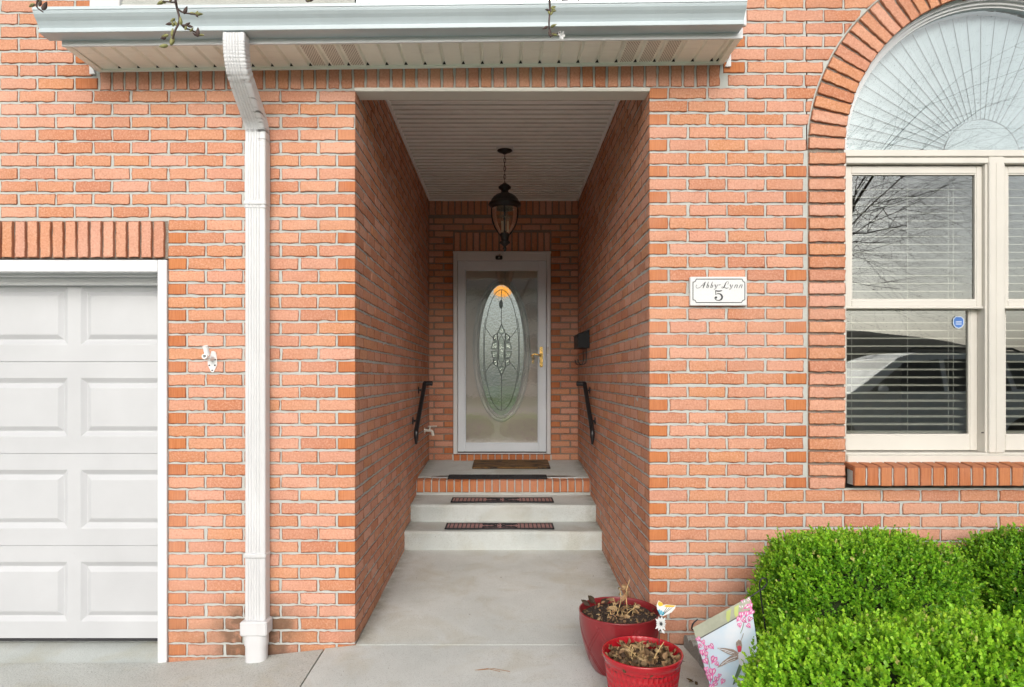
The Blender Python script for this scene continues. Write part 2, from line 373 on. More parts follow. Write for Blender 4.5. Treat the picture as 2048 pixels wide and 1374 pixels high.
# ------------------------------------------------------------------ brickwork (real bricks in real mortar)
class Brickwork:
    def __init__(s): s.P = []; s.F = []; s.C = []; s.E = []; s.MI = []; s.n = 0; s.topo = {}
    def _topo(s, nu, nv):
        if (nu, nv) not in s.topo:
            q = [(j * nu + i, j * nu + i + 1, (j + 1) * nu + i + 1, (j + 1) * nu + i) for j in range(nv - 1) for i in range(nu - 1)]
            ring = [i for i in range(nu)] + [j * nu + nu - 1 for j in range(1, nv)] + [(nv - 1) * nu + i for i in range(nu - 2, -1, -1)] + [j * nu for j in range(nv - 2, 0, -1)]
            m = len(ring); b = nu * nv
            q += [(ring[i], b + i, b + (i + 1) % m, ring[(i + 1) % m]) for i in range(m)]
            s.topo[nu, nv] = (np.array(q), np.array(ring))
        return s.topo[nu, nv]
    def brick(s, o, U, V, N, u0, u1, v0, v1, header=0., proud=0., step=.021, clamp=None, warp=None, deep=.024, tone=None):
        w, h = u1 - u0, v1 - v0
        if w < .012 or h < .008: return
        e = min(.006, w * .2, h * .2)
        nu = max(1, int(w / step)); nv = max(1, int(h / step))
        us = np.concatenate([[0, e], np.linspace(e, w - e, nu + 1)[1:-1], [w - e, w]])
        vs = np.concatenate([[0, e], np.linspace(e, h - e, nv + 1)[1:-1], [h - e, h]])
        nu, nv = len(us), len(vs)
        uu, vv = np.meshgrid(us, vs); rough = .45 if header > .5 else 1.
        edge = np.ones_like(uu); edge[0] = edge[-1] = 0; edge[:, 0] = edge[:, -1] = 0
        du = rng.uniform(-.0032, .0014, (nv, 2)) * rough; uu[:, 0] -= du[:, 0]; uu[:, -1] += du[:, 1]
        vv[0] -= rng.uniform(-.0048, .0022, nu) * rough; vv[-1] += rng.uniform(-.0034, .0012, nu) * rough
        vv[1] -= rng.uniform(-.0015, .0015, nu) * rough
        d = rng.normal(0, .0009, uu.shape) * rough
        bo = edge == 0; d[bo] = -rng.uniform(.0, .0012, bo.sum()) * (1 if rough == 1 else .7)
        for a in (0, -1):
            for b in (0, -1): d[a, b] -= .0004
        tu, tv = rng.normal(0, .0012), rng.normal(0, .0012)
        d += (uu / w - .5) * tu + (vv / h - .5) * tv + rng.normal(0, .0007) + proud
        uu = uu + u0; vv = vv + v0
        if clamp: uu = clamp(uu, vv)
        Q, ring = s._topo(nu, nv)
        fu, fv, fd = uu.ravel(), vv.ravel(), d.ravel()
        cu, cv = fu[ring].mean(), fv[ring].mean()
        bu = fu[ring] - np.sign(fu[ring] - cu) * .0012; bv = fv[ring] - np.sign(fv[ring] - cv) * .0012
        au = np.concatenate([fu, bu]); av = np.concatenate([fv, bv]); ad = np.concatenate([fd, np.full(len(ring), proud - deep - max(proud, 0))])
        if warp: au, av = warp(au, av)
        P = np.outer(au, U) + np.outer(av, V) + np.outer(ad, N) + np.array(o)
        t = rng.random() if tone is None else tone
        s.P.append(P); s.F.append(Q + s.n); s.MI.append(np.zeros(len(Q), int))
        s.C.append(np.tile([t, rng.random() ** 2, header, 1.], (len(P), 1)))
        s.E.append(np.concatenate([edge.ravel(), np.zeros(len(ring))])); s.n += len(P)
    def plane(s, pts, mi=1):
        P = np.array(pts, float); s.P.append(P); s.F.append(np.array([[s.n + i for i in range(4)]])); s.MI.append(np.array([mi]))
        s.C.append(np.tile([.5, .5, 0, 1.], (4, 1))); s.E.append(np.ones(4)); s.n += 4
    def courses(s, o, U, V, N, anchor, ch, L, phase, v0, v1, intervals, flip=0, gap=.0098, step=.021, clamp=None, quoin=True):
        k0 = math.floor((v0 - anchor) / ch) - 1; k1 = math.ceil((v1 - anchor) / ch) + 1
        for k in range(k0, k1 + 1):
            c = anchor + k * ch
            if c < v0 or c > v1: continue
            off = 0 if (k + flip) % 2 else L / 2
            dv0, dv1 = rng.normal(0, .0008, 2)
            for (a, b, ql, qr) in intervals(c):
                n0 = math.floor((a - phase - off) / L) - 1; n1 = math.ceil((b - phase - off) / L) + 1
                for n in range(n0, n1 + 1):
                    j = rng.normal(0, .0013)
                    p, q = phase + off + n * L + gap / 2 + j, phase + off + (n + 1) * L - gap / 2 + j
                    hd = 0.
                    if p < a + gap * .75: 
                        hd = hd or float(ql and a > p + .3 * L); p = a
                    if q > b - gap * .75: 
                        hd = hd or float(qr and b < q - .3 * L); q = b
                    if q - p < .02: continue
                    s.brick(o, U, V, N, p, q, c - ch / 2 + gap / 2 + dv0, c + ch / 2 - gap / 2 + dv1, hd, step=step, clamp=clamp)
    def build(s, name, parent, mats=None):
        P = np.concatenate(s.P) - np.array(ORG[parent.name]); Fc = np.concatenate(s.F); MI = np.concatenate(s.MI)
        me = bpy.data.meshes.new(name); me.vertices.add(len(P)); me.vertices.foreach_set('co', P.ravel())
        me.loops.add(Fc.size); me.loops.foreach_set('vertex_index', Fc.ravel().astype(np.int32))
        me.polygons.add(len(Fc)); me.polygons.foreach_set('loop_start', np.arange(0, Fc.size, 4, dtype=np.int32))
        me.polygons.foreach_set('material_index', MI.astype(np.int32))
        for m in mats or [BRICK, MORTAR, DARKJOINT, BACKMORTAR]: me.materials.append(m)
        me.update(calc_edges=True)
        a = me.attributes.new('bk', 'FLOAT_COLOR', 'POINT'); a.data.foreach_set('color', np.concatenate(s.C).ravel())
        a = me.attributes.new('edge', 'FLOAT', 'POINT'); a.data.foreach_set('value', np.concatenate(s.E))
        o = bpy.data.objects.new(name, me); COL.objects.link(o); o.parent = parent; ORG[o.name] = ORG[parent.name]
        return o

HOUSE = thing("brick_house", (0, 0, 0), "orange brick house front with recessed porch, garage door and arched window", "house")
XL, XR, YB = -.7833, .7546, 3.37            # porch passage: left wall, right wall, back wall
CH, CHR = .06747, .06804
AZL, AZR = 1.3228, 1.404 - 4 * .00262       # centre heights of header rows
XC, ZS, RI = 2.605, 2.593, .823             # arched window: centre, spring line, inner radius
RO = RI + .192
X, Y, Z = np.array([1., 0, 0]), np.array([0, 1., 0]), np.array([0, 0, 1.])
EX0, EX1, TOP = -4.3, 4.7, 4.05
MD = .0045                                    # mortar recess

# --- front wall, garage side
wl = Brickwork()
GX, GL0, GL1 = Wx(336), Wz(517), Wz(441.5)
def iv_left(c):
    if c < GL1: return [(GX + .001, XL, True, True)]
    if c < 2.918: return [(EX0, XL, False, True)]
    return [(EX0, -2.135, False, True)]
wl.courses((0, 0, 0), X, Z, -Y, AZL, CH, .1963, XL, -.12, TOP, iv_left)
zt = GL0 + .003
for i in range(0, 68):                      # garage lintel, soldier bricks standing 10 mm proud
    u = Wx(332.5) - .066 * (i + 1)
    if u < EX0: break
    wl.brick((0, 0, 0), X, Z, -Y, u + .0055, u + .066 - .0055, zt, GL1 - .004, proud=.012, step=.024)
def soldier_z(x): return .0062 * (x - .0)
for i in range(49):                          # soldier course under the soffit
    u = -2.127 + i * .0665
    if u > 1.09: break
    s0 = soldier_z(u); wl.brick((0, 0, s0), X, Z, -Y, u + .005, u + .0665 - .005, 2.9205, 3.112, proud=.0, step=.024)
for (a, b, c, d) in ((EX0, XL - MD, 2.915, TOP), (GX, XL - MD, -.13, GL0), (GX, XL - MD, GL0, GL1), (GX, XL - MD, GL1, 2.915), (EX0, GX, GL1, 2.915)):
    wl.plane([(a, MD, c), (b, MD, c), (b, MD, d), (a, MD, d)])
wl.plane([(EX0, MD, GL0), (GX, MD, GL0), (GX, MD, GL1), (EX0, MD, GL1)], 2)
wl.plane([(XL - MD, MD, 2.915), (XR + MD, MD, 2.915), (XR + MD, MD, 3.35), (XL - MD, MD, 3.35)])
wl.build("front_wall", HOUSE)

# --- front wall, window side
wr = Brickwork()
JB0, JB1, JX0, JX1 = Wz(976), ZS, 1.5915, 1.7820
def arch_u(v, r): return XC - np.sqrt(np.maximum(r * r - (v - ZS) ** 2, 0))
def iv_right(c):
    if c < JB0: return [(XR, EX1, True, False)]
    a0 = XR if c < 2.918 else 1.145
    if c < ZS: return [(a0, 1.5805, True, True), (2 * XC - 1.5805, EX1, True, False)]
    if c > ZS + RO + .05: return [(a0, EX1, True, False)]
    d = math.sqrt(max((RO + .012) ** 2 - max(c - ZS + .034, 0) ** 2, 0)) if c > ZS else 0
    return [(a0, XC - d + .0 if d > .02 else XC, True, False), (XC + d if d > .02 else XC, EX1, False, False)]
def clamp_r(uu, vv):
    if vv.mean() < ZS: return uu
    r = RO + .011; h = np.sqrt(np.maximum(r * r - np.maximum(vv - ZS, 0) ** 2, 0)); inside = np.where(h > 0, h, 0)
    left = uu.mean() < XC
    return np.minimum(uu, XC - inside) if left else np.maximum(uu, XC + inside)
wr.courses((0, 0, 0), X, Z, -Y, AZR, CHR, .2036, XR, -.12, TOP, iv_right, clamp=clamp_r)
k = 0
for sx in (0, 1):                            # jamb bricks beside the window, then the arch ring
    for k in range(-12, 22):
        c = AZR + k * CHR
        if c < JB0 or c > ZS - .01: continue
        u0, u1 = (JX0, JX1) if sx == 0 else (2 * XC - JX1, 2 * XC - JX0)
        wr.brick((0, 0, 0), X, Z, -Y, u0, u1, c - CHR / 2 + .003, c + CHR / 2 - .006, proud=.006, deep=.05)
na = 43
for i in range(na):
    t0 = math.pi * i / na; t1 = math.pi * (i + 1) / na
    def warp(au, av, t0=t0, t1=t1):          # u: radial, v: share of the angle
        r = RI + au; t = t0 + (t1 - t0) * av
        return XC - r * np.cos(t), ZS + r * np.sin(t)
    P0 = len(wr.P); w = RO - RI
    hh = (t1 - t0) * (RI + w / 2)
    def wrp(au, av, t0=t0, t1=t1, hh=hh):
        t = t0 + (t1 - t0) * (av / hh); r = RI + au
        tm = (t0 + t1) / 2; dt = (t - tm)
        return XC - r * np.cos(tm) + (dt * (RI + .11 + .45 * (au - .11))) * np.sin(tm), ZS + r * np.sin(tm) + (dt * (RI + .11 + .45 * (au - .11))) * np.cos(tm)
    wr.brick((0, 0, 0), X, Z, -Y, .001, w, .0054, hh - .0054, proud=.006, warp=wrp, deep=.05)
# mortar behind: rectangles round the opening, then arch spandrels in strips
zb = JB0
wr.plane([(XR + MD, MD, -.13), (EX1, MD, -.13), (EX1, MD, zb), (XR + MD, MD, zb)])
for (a, b) in ((XR + MD, JX0 - .004), (2 * XC - JX0 + .004, EX1)): wr.plane([(a, MD, zb), (b, MD, zb), (b, MD, ZS), (a, MD, ZS)])
for (a, b) in ((JX0 - .004, JX1 - .003), (2 * XC - JX1 + .003, 2 * XC - JX0 + .004)): wr.plane([(a, MD + .001, zb), (b, MD + .001, zb), (b, MD + .001, ZS), (a, MD + .001, ZS)], 2)
wr.plane([(XR + MD, MD, ZS), (XC - RO - .01, MD, ZS), (XC - RO - .01, MD, TOP), (XR + MD, MD, TOP)])
wr.plane([(XC + RO + .01, MD, ZS), (EX1, MD, ZS), (EX1, MD, TOP), (XC + RO + .01, MD, TOP)])
ns = 64
for i in range(ns):
    t0, t1 = math.pi * i / ns, math.pi * (i + 1) / ns
    p = lambda t, r, y: (XC - r * math.cos(t), y, ZS + r * math.sin(t))
    wr.plane([p(t0, RI + .003, MD + .001), p(t1, RI + .003, MD + .001), p(t1, RO + .006, MD + .001), p(t0, RO + .006, MD + .001)], 2)
    a, b = p(t0, RO + .004, MD), p(t1, RO + .004, MD)
    wr.plane([a, b, (b[0], MD, TOP), (a[0], MD, TOP)])
    # reveal of the opening
    wr.plane([p(t0, RI + .002, MD + .006), p(t0, RI + .002, .16), p(t1, RI + .002, .16), p(t1, RI + .002, MD + .006)], 1)
for x in (JX1 - .002, 2 * XC - JX1 + .002): wr.plane([(x, MD + .006, zb), (x, .16, zb), (x, .16, ZS), (x, MD + .006, ZS)], 1)
# sloped rowlock sill
for i in range(25):
    u = 1.795 + i * .0676
    if u > 2 * XC - 1.80: break
    t = rng.uniform(.2, 1.)
    wr.brick((0, -.062, .842), X, np.array([0, .0, 1.]), -Y, u + .0045, u + .0676 - .0045, 0, .098, header=1., proud=rng.normal(0, .002), deep=.02, tone=t)
    wr.brick((0, -.060, .9445), X, np.array([0, .97, .10]), np.array([0, -.1, .97]), u + .0045, u + .0676 - .0045, 0, .125, header=1., deep=.03, tone=t)
wr.plane([(1.80, -.055, .846), (3.41, -.055, .846), (3.41, -.055, .933), (1.80, -.055, .933)])
wr.plane([(1.80, -.056, .936), (3.41, -.056, .936), (3.41, .10, .952), (1.80, .10, .952)])
wr.plane([(1.80, -.055, .846), (1.80, .02, .846), (3.41, .02, .846), (3.41, -.055, .846)])
wr.plane([(1.803, -.055, .846), (1.803, .02, .846), (1.803, .02, .94), (1.803, -.055, .936)])
wr.build("front_wall", HOUSE)

# --- porch passage walls
ps = Brickwork()
iv = lambda c: [(.012, YB, False, False)]
ps.courses((XL, 0, 0), Y, Z, X, AZL, CH, .2036, 0.0, -.06, 3.3, iv, flip=1, step=.034)
ps.plane([(XL - .0035, MD, -.1), (XL - .0035, YB + .02, -.1), (XL - .0035, YB + .02, 3.35), (XL - .0035, MD, 3.35)])
ps.build("porch_wall", HOUSE)
ps = Brickwork()
ps.courses((XR, 0, 0), Y, Z, -X, AZR, CHR, .2036, 0.0, -.06, 3.3, iv, flip=1, step=.034)
ps.plane([(XR + .0035, MD, -.1), (XR + .0035, YB + .02, -.1), (XR + .0035, YB + .02, 3.35), (XR + .0035, MD, 3.35)])
ps.build("porch_wall", HOUSE)
pb = Brickwork()
DX0, DX1, DZ0, DZ1 = Wx(907, YB), Wx(1101, YB), Wz(907.5, YB), Wz(504.5, YB)
LZ0, LZ1 = Wz(503, YB), Wz(465, YB); LX0, LX1 = Wx(908, YB), Wx(1101, YB)
ZT = Wz(430, YB)
def iv_back(c):
    if c > ZT - .02: return []
    if c < DZ1 - .01: return [(XL, DX0 - .004, False, True), (DX1 + .004, XR, True, False)]
    if c < LZ1 + .02: return [(XL, LX0 - .008, False, True), (LX1 + .008, XR, True, False)]
    return [(XL, XR, False, False)]
pb.courses((0, YB, 0), X, Z, -Y, AZL, .0675, .2, DX0, .5, 3.3, iv_back, step=.03)
n = 15; sp_ = (LX1 - LX0) / n
for i in range(n): pb.brick((0, YB, 0), X, Z, -Y, LX0 + i * sp_ + .005, LX0 + (i + 1) * sp_ - .005, LZ0, LZ1, proud=.008, step=.03)
n = 23; sp_ = (XR - XL) / n
for i in range(n): pb.brick((0, YB, 0), X, Z, -Y, XL + i * sp_ + .004, XL + (i + 1) * sp_ - .004, ZT, 3.25, proud=.004, step=.03)
n = 14; sp_ = (DX1 - DX0) / n
for i in range(n): pb.brick((0, YB - .035, 0), X, Z, -Y, DX0 + i * sp_ + .004, DX0 + (i + 1) * sp_ - .004, .535, DZ0 - .004, header=1., deep=.05)
pb.plane([(DX0 - .01, YB - .03, .5), (DX1 + .01, YB - .03, .5), (DX1 + .01, YB - .03, DZ0 - .008), (DX0 - .01, YB - .03, DZ0 - .008)], 1)
pb.plane([(DX0 - .01, YB - .03, DZ0 - .008), (DX1 + .01, YB - .03, DZ0 - .008), (DX1 + .01, YB + .05, DZ0 - .008), (DX0 - .01, YB + .05, DZ0 - .008)], 1)
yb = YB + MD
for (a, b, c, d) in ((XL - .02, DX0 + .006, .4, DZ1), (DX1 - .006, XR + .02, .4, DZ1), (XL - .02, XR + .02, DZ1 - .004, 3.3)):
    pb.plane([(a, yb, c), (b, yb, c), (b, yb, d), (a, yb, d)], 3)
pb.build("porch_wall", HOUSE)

# --- porch ceiling: ribbed vinyl boards running across
ZC = 3.225
m = MB(); y = .10; prof = []
while y < YB - .03:
    prof += [(y, 0), (y + .056, 0), (y + .0565, .024), (y + .0605, .024), (y + .061, -.010), (y + .069, -.012), (y + .0785, -.002), (y + .0795, 0)]; y += .0800
prof = [(p, ZC + q) for p, q in prof if not (1.86 < p < 1.875)]
i0 = min(range(len(prof)), key=lambda i: abs(prof[i][0] - 1.87))
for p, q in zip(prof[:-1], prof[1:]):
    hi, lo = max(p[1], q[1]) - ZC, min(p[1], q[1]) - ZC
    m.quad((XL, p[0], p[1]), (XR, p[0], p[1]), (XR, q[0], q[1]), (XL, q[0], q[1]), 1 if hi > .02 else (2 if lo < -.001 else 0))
m.box((XL, .05, ZC + .04), (XR, YB + .05, ZC + .06))
for xs in ((XL + .001, XL + .024), (XR - .024, XR - .001)): m.box((xs[0], .1, ZC - .012), (xs[1], YB - .002, ZC + .012), bev=.003)
m.box((XL + .024, YB - .026, ZC - .012), (XR - .024, YB - .002, ZC + .012), bev=.003)
ceil = m.build("porch_ceiling", [CEILM, simple("ceiling_groove_shade", (.66, .64, .60), .7), simple("ceiling_bead_highlight", (.93, .92, .88), .45, .03)], HOUSE)  # grooves darkened for shade and dirt, beads lightened as if catching light
m = MB(); m.box((XL + .02, 1.815, ZC - .002), (XR - .02, 1.821, ZC + .004))
m.box((XL + .02, 1.800, ZC - .0045), (XR - .02, 1.8145, ZC + .004)); m.build("ceiling_joint_strip", CEILM, HOUSE)
# white sheet-metal cap on the lintel over the passage
m = MB()
m.box((XL - .004, -.012, 2.902), (XR + .004, .0, 2.917), bev=.003)
m.box((XL - .002, -.009, 2.898), (XR + .002, .105, 2.9035), bev=.001)
m.box((XL, .098, 2.9036), (XR, .104, ZC + .05))
m.build("lintel_cap", CREAM, HOUSE)

# ------------------------------------------------------------------ eaves: soffit, fascia, gutter, roof
SL = .0118
def dz(x): return SL * (x + 2.19)
EXA, EXB = -2.128, 1.138
m = MB(); VENTS = []
pw = .0995; nP = 32; x = EXA + .03
yf, yw = -.268, -.012
zf, zw = 3.003, 3.011
def sz(x, y): return zf + (zw - zf) * (y - yf) / (yw - yf) + dz(x)
i = 0
while x < EXB - .05:
    x1 = min(x + pw, EXB - .02)
    for (a, b, ha, hb) in ((x, x1 - .020, 0, 0), (x1 - .020, x1 - .012, 0, .012), (x1 - .012, x1 - .006, .012, .012), (x1 - .006, x1, .012, 0)):
        m.quad((a, yf, sz(a, yf) + ha), (b, yf, sz(b, yf) + hb), (b, yw, sz(b, yw) + hb), (a, yw, sz(a, yw) + ha))
    m.poly([(x1 - .020, yw - .003, sz(x1, yw) + .001), (x1, yw - .003, sz(x1, yw) + .001), (x1 - .009, yw - .020, sz(x1, yw) + .0115)], 1)
    px = 1010 + (x + .04) * F / 3.4
    if 622 < px < 735 or 1248 < px < 1352:
        vent = MB(); VENTS.append(vent); vent.quad((x + .008, yf + .012, sz(x, yf) - .0015), (x1 - .028, yf + .012, sz(x1, yf) - .0015), (x1 - .028, yw - .016, sz(x1, yw) - .0015), (x + .008, yw - .016, sz(x, yw) - .0015))
    x = x1; i += 1
soff = m.build("soffit", [SOFFITM, DARKM], HOUSE)
k = N("soffit_perforated"); c = k.coord()
s2 = k.n('SeparateXYZ', Vector=k.map(c, (80, 80, 1)))
row = k.math('FLOOR', s2.outputs[1]); xo = k.math('ADD', s2.outputs[0], k.math('MULTIPLY', k.math('MODULO', row, 2), .5))
fx = k.math('SUBTRACT', k.math('FRACT', xo), .5); fy = k.math('SUBTRACT', k.math('FRACT', s2.outputs[1]), .5)
dd = k.math('SQRT', k.math('ADD', k.math('MULTIPLY', fx, fx), k.math('MULTIPLY', fy, fy)))
k.bsdf(k.mix(k.ramp(dd, .30, .24), (.70, .68, .60), (.10, .085, .06)), .5)
for vent in VENTS: vent.build("soffit_vent", k.m, soff)
m = MB()                                      # J-channel along the wall, gable returns, fascia trim
def tilt(lo, hi, mm, bev=.002):
    n0 = len(mm.v); mm.box(lo, hi, bev=bev)
    for q in range(n0, len(mm.v)): p = mm.v[q]; mm.v[q] = (p[0], p[1], p[2] + dz(p[0]))
tilt((EXA, -.016, 2.998), (EXB, -.0005, 3.014), m)
tilt((EXA - .006, yf, 2.999), (EXA + .028, yw, 3.016), m); tilt((EXB - .028, yf, 2.999), (EXB + .006, yw, 3.016), m)
m.build("soffit_channel", SOFFITM, soff)
m = MB(); tilt((EXA - .01, -.280, 2.997), (EXB + .01, -.2685, 3.05), m)
tilt((EXA - .01, -.27, 3.016), (EXA + .0, -.002, 3.06), m); tilt((EXB - .0, -.27, 3.016), (EXB + .01, -.002, 3.06), m)
for (xa, sgn) in ((EXA - .012, -1), (EXB + .012, 1)):
    z0 = 3.0 + dz(xa); m.slab([(xa, -.014, z0 - .014), (xa + sgn * .030, -.014, z0 - .014), (xa + sgn * .030, -.014, z0 + .055)], (0, .012, 0))
m.build("fascia", WHITE, HOUSE)
prof = [(.280, 0.), (.352, 0.), (.357, .002), (.359, .0145), (.3545, .0155), (.3555, .022), (.361, .032), (.371, .046), (.384, .059), (.393, .070), (.3965, .080), (.3965, .0835), (.4005, .0845), (.4005, .098), (.391, .0995), (.391, .096), (.397, .095),
        (.3945, .086), (.3925, .0725), (.383, .062), (.370, .049), (.3595, .035), (.353, .022), (.351, .0035), (.2825, .0035), (.2825, .09), (.280, .09)]
GA, GB = -2.191, 1.122
m = MB(); m.extrude(prof, GA, GB, lambda t, p: (t, -p[0], 3.024 + p[1] + dz(t)))
gut = m.build("gutter", GUTTERM, HOUSE)
op = [(.280, -.001)] + [(a + .001, b) for a, b in prof[1:15]] + [(.280, .099)]
for (xa, t) in ((GA, -.003), (GB, .003)): m = MB(); m.slab([(xa, -a, 3.024 + b + dz(xa)) for a, b in op], (t, 0, 0)); fixnormals(m.build("gutter_end_cap", GUTTERM, gut))
ROOFM = simple("roof_shingle", (.09, .085, .08), .95, .35, 30, .6, 80)
m = MB(); m.add([(EXA - .03, -.35, 3.118), (EXB, -.35, 3.15), (EXB, -.002, 3.235), (EXA - .03, -.002, 3.215), (EXA - .03, -.35, 3.106), (EXB, -.35, 3.138), (EXB, -.002, 3.215), (EXA - .03, -.002, 3.195)],
    [(0, 1, 2, 3), (7, 6, 5, 4), (0, 4, 5, 1), (1, 5, 6, 2), (3, 2, 6, 7), (0, 3, 7, 4)]); m.build("porch_roof", ROOFM, HOUSE)
# upper window strip above the eaves
m = MB(); UX0, UX1 = Wx(181), Wx(1492)
m.box((UX0, -.012, 3.24), (UX0 + .16, .05, 4.4), bev=.004); m.box((UX1 - .10, -.012, 3.24), (UX1, .05, 4.4), bev=.004)
m.box((UX0 + .16, -.008, 3.24), (UX1 - .10, .05, 3.353), bev=.004)
uw = m.build("window", WHITE, HOUSE)
m = MB(); m.quad((UX0 + .16, .02, 3.353), (UX1 - .1, .02, 3.353), (UX1 - .1, .02, 4.4), (UX0 + .16, .02, 4.4)); m.build("window_pane", GLASS, uw)
m = MB(); m.box((UX0, .10, 3.24), (UX1, .12, 4.4)); m.build("pane_backing", simple("sky_tint_backing", (.10, .15, .19), .8), uw)  # added sheet, tinted blue for sky reflected in the pane

# ------------------------------------------------------------------ downspout
def dsp_section(w=.106, d=.070):              # rectangular with fluted front; local (a across, b outward)
    hw = w / 2; pts = []; r = .010
    pts += [(-hw + .004, 0), (-hw, .004), (-hw, d - r), (-hw + .003, d - .003), (-hw + r, d)]
    fl = [-.30, -.17, -.04, .09, .22]
    for f in fl:
        c = f * w + .004
        pts += [(c - .0065, d), (c - .003, d - .0035), (c + .003, d - .0035), (c + .0065, d)]
    pts += [(hw - r, d), (hw - .003, d - .003), (hw, d - r), (hw, .004), (hw - .004, 0)]
    return pts
sec = dsp_section()
DXc = Wx(509.5, -.08)
def sweep(path, sec, crimp=None, m=None):
    m = m or MB(); P = [Vector((0, a, b)) for a, b in path]; n = len(sec); vs = []; fs = []
    for i, p in enumerate(P):
        d = (P[min(i + 1, len(P) - 1)] - P[max(i - 1, 0)]).normalized()
        out = Vector((0, d.z, -d.y))           # outward normal of the front face for a path going down
        s = 1.0 + (crimp[i] if crimp else 0)
        for a, b in sec: vs.append(Vector((DXc + a * s, 0, 0)) + p + out * (.035 + (b - .035) * s))
    for i in range(len(P) - 1):
        for k in range(n): fs.append((i * n + k, i * n + (k + 1) % n, (i + 1) * n + (k + 1) % n, (i + 1) * n + k))
    m.add(vs, fs); m.add(vs[:n], [tuple(range(n))]); m.add(vs[-n:], [tuple(range(n))[::-1]]); return m
yB = -.008                                     # back of pipe at the wall
zb0 = Wz(1250, -.08)
up = [(-.283, 3.03), (-.283, 3.00), (-.282, 2.975), (-.277, 2.945), (-.266, 2.915), (-.247, 2.888), (-.17, 2.828), (-.085, 2.768), (-.052, 2.742), (-.030, 2.718), (-.016, 2.695), (yB, 2.665), (yB, 2.60)]
path = catmull([(0, a, b) for a, b in up], 8); path = [(p.y, p.z) for p in path]
cr = []
for i, (a, b) in enumerate(path):
    bend = (2.87 < b < 2.995) or (2.655 < b < 2.775)
    cr.append((-.035 if i % 3 == 0 else .006) if bend else (-.012 if i < 3 else 0))
DOWN = sweep(path, sec, cr).build("downspout", DSPM, HOUSE)
for o in (DOWN,): fixnormals(o)
m = sweep([(yB, 2.61), (yB, Wz(415, -.08))], dsp_section(.110, .074))
m = sweep([(yB, Wz(405, -.08)), (yB, Wz(1114, -.08))], sec, m=m)
m = sweep([(yB, Wz(1108, -.08)), (yB, zb0)], dsp_section(.107, .071), m=m)
fixnormals(m.build("pipe", DSPM, DOWN))
for py in (405, 1112):
    m = MB()
    z = Wz(py, -.08); hw = .0575
    m.box((DXc - hw, yB - .077, z - .013), (DXc + hw, yB - .001, z + .013), bev=.006)
    m.ball((DXc - .022, yB - .078, z), .004, 8); m.build("pipe_strap", DSPM, DOWN)
m = MB()
z0, z1 = Wz(1272, -.09), Wz(1243, -.09)
m.box((DXc - .070, yB - .094, z0), (DXc + .068, yB, z1), bev=.007)
pr = [(.056, 0), (.056, .03)]
def rrect(hw, hd, r, n=5):
    o = []
    for cx, cy, a0 in ((hw - r, hd - r, 0), (-hw + r, hd - r, 90), (-hw + r, -hd + r, 180), (hw - r, -hd + r, 270)):
        for i in range(n + 1): a = math.radians(a0 + 90 * i / n); o.append((cx + r * math.cos(a), cy + r * math.sin(a)))
    return o
rr = rrect(.0585, .043, .036); cy = yB - .046
m.extrude(rr, Wz(1293, -.09), z0 + .002, lambda t, p: (DXc + p[0], cy + p[1], t), smooth=False)
rr2 = rrect(.0545, .040, .034)
m.extrude(rr2, -.11, Wz(1292, -.09), lambda t, p: (DXc + p[0], cy + p[1], t))
fixnormals(m.build("drain_adapter", DSPM, DOWN))

# ------------------------------------------------------------------ garage door
GY = .17
m = MB()
fx0, fx1 = Wx(317), GX
m.box((fx0, -.012, -.115), (fx1 - .001, .05, Wz(519.5, -.012)), bev=.003)
m.box((EX0, -.0115, Wz(543.5, -.012)), (fx0 - .001, .05, Wz(519.5, -.012)), bev=.003)
m.box((fx0 + .004, .05, -.10), (fx0 + .03, GY + .05, Wz(519.5))) ; m.box((EX0, .05, Wz(543.5, -.012) - .006), (fx0 + .004, GY + .05, Wz(522)))
m.box((EX0, .06, Wz(548, .06) - .012), (fx0, .09, Wz(543, 0)), bev=.003)
m.box((fx0 - .010, GY - .035, -.06), (fx0 + .006, GY - .004, Wz(545, 0)), bev=.003)
zt_ = Wz(571, GY - .02)
m.box((EX0, GY - .04, zt_), (fx0 - .0105, GY - .004, zt_ + .05), bev=.004)
m.box((EX0, GY - .055, zt_ + .022), (fx0 - .0105, GY - .0405, zt_ + .06), bev=.004)
GAR = MB()
ys = GY
def panel_face(m, x0, x1, z0, z1, panels):
    """door section with embossed raised panels"""
    xs = [x0]; 
    cur = x0
    for (a, b, c, d) in panels:
        m.quad((cur, ys, z0), (a, ys, z0), (a, ys, z1), (cur, ys, z1)); cur = b
        m.quad((a, ys, z0), (b, ys, z0), (b, ys, c), (a, ys, c)); m.quad((a, ys, d), (b, ys, d), (b, ys, z1), (a, ys, z1))
        rings = [(0, 0), (.004, .0005), (.028, .0155), (.033, .0165), (.056, .003), (.060, .002)]
        R = [[(a + i, ys + h, c + i), (b - i, ys + h, c + i), (b - i, ys + h, d - i), (a + i, ys + h, d - i)] for i, h in rings]
        for p, q in zip(R[:-1], R[1:]):
            for e in range(4): m.quad(p[e], p[(e + 1) % 4], q[(e + 1) % 4], q[e])
        m.quad(*R[-1])
    m.quad((cur, ys, z0), (x1, ys, z0), (x1, ys, z1), (cur, ys, z1))
joints = [1277, 1091, 907, 723.4, 540]
pn = []
for xr in (136, 350): pass
wp, gp = Wx(350, GY) - Wx(160, GY), Wx(160, GY) - Wx(136, GY)
xa = Wx(160, GY); cols = [(xa - (wp + gp) * j, xa - (wp + gp) * j + wp) for j in range(6)][::-1]
x0d, x1d = EX0 - .3, cols[-1][1] + .06
x0d = cols[0][0] - .06
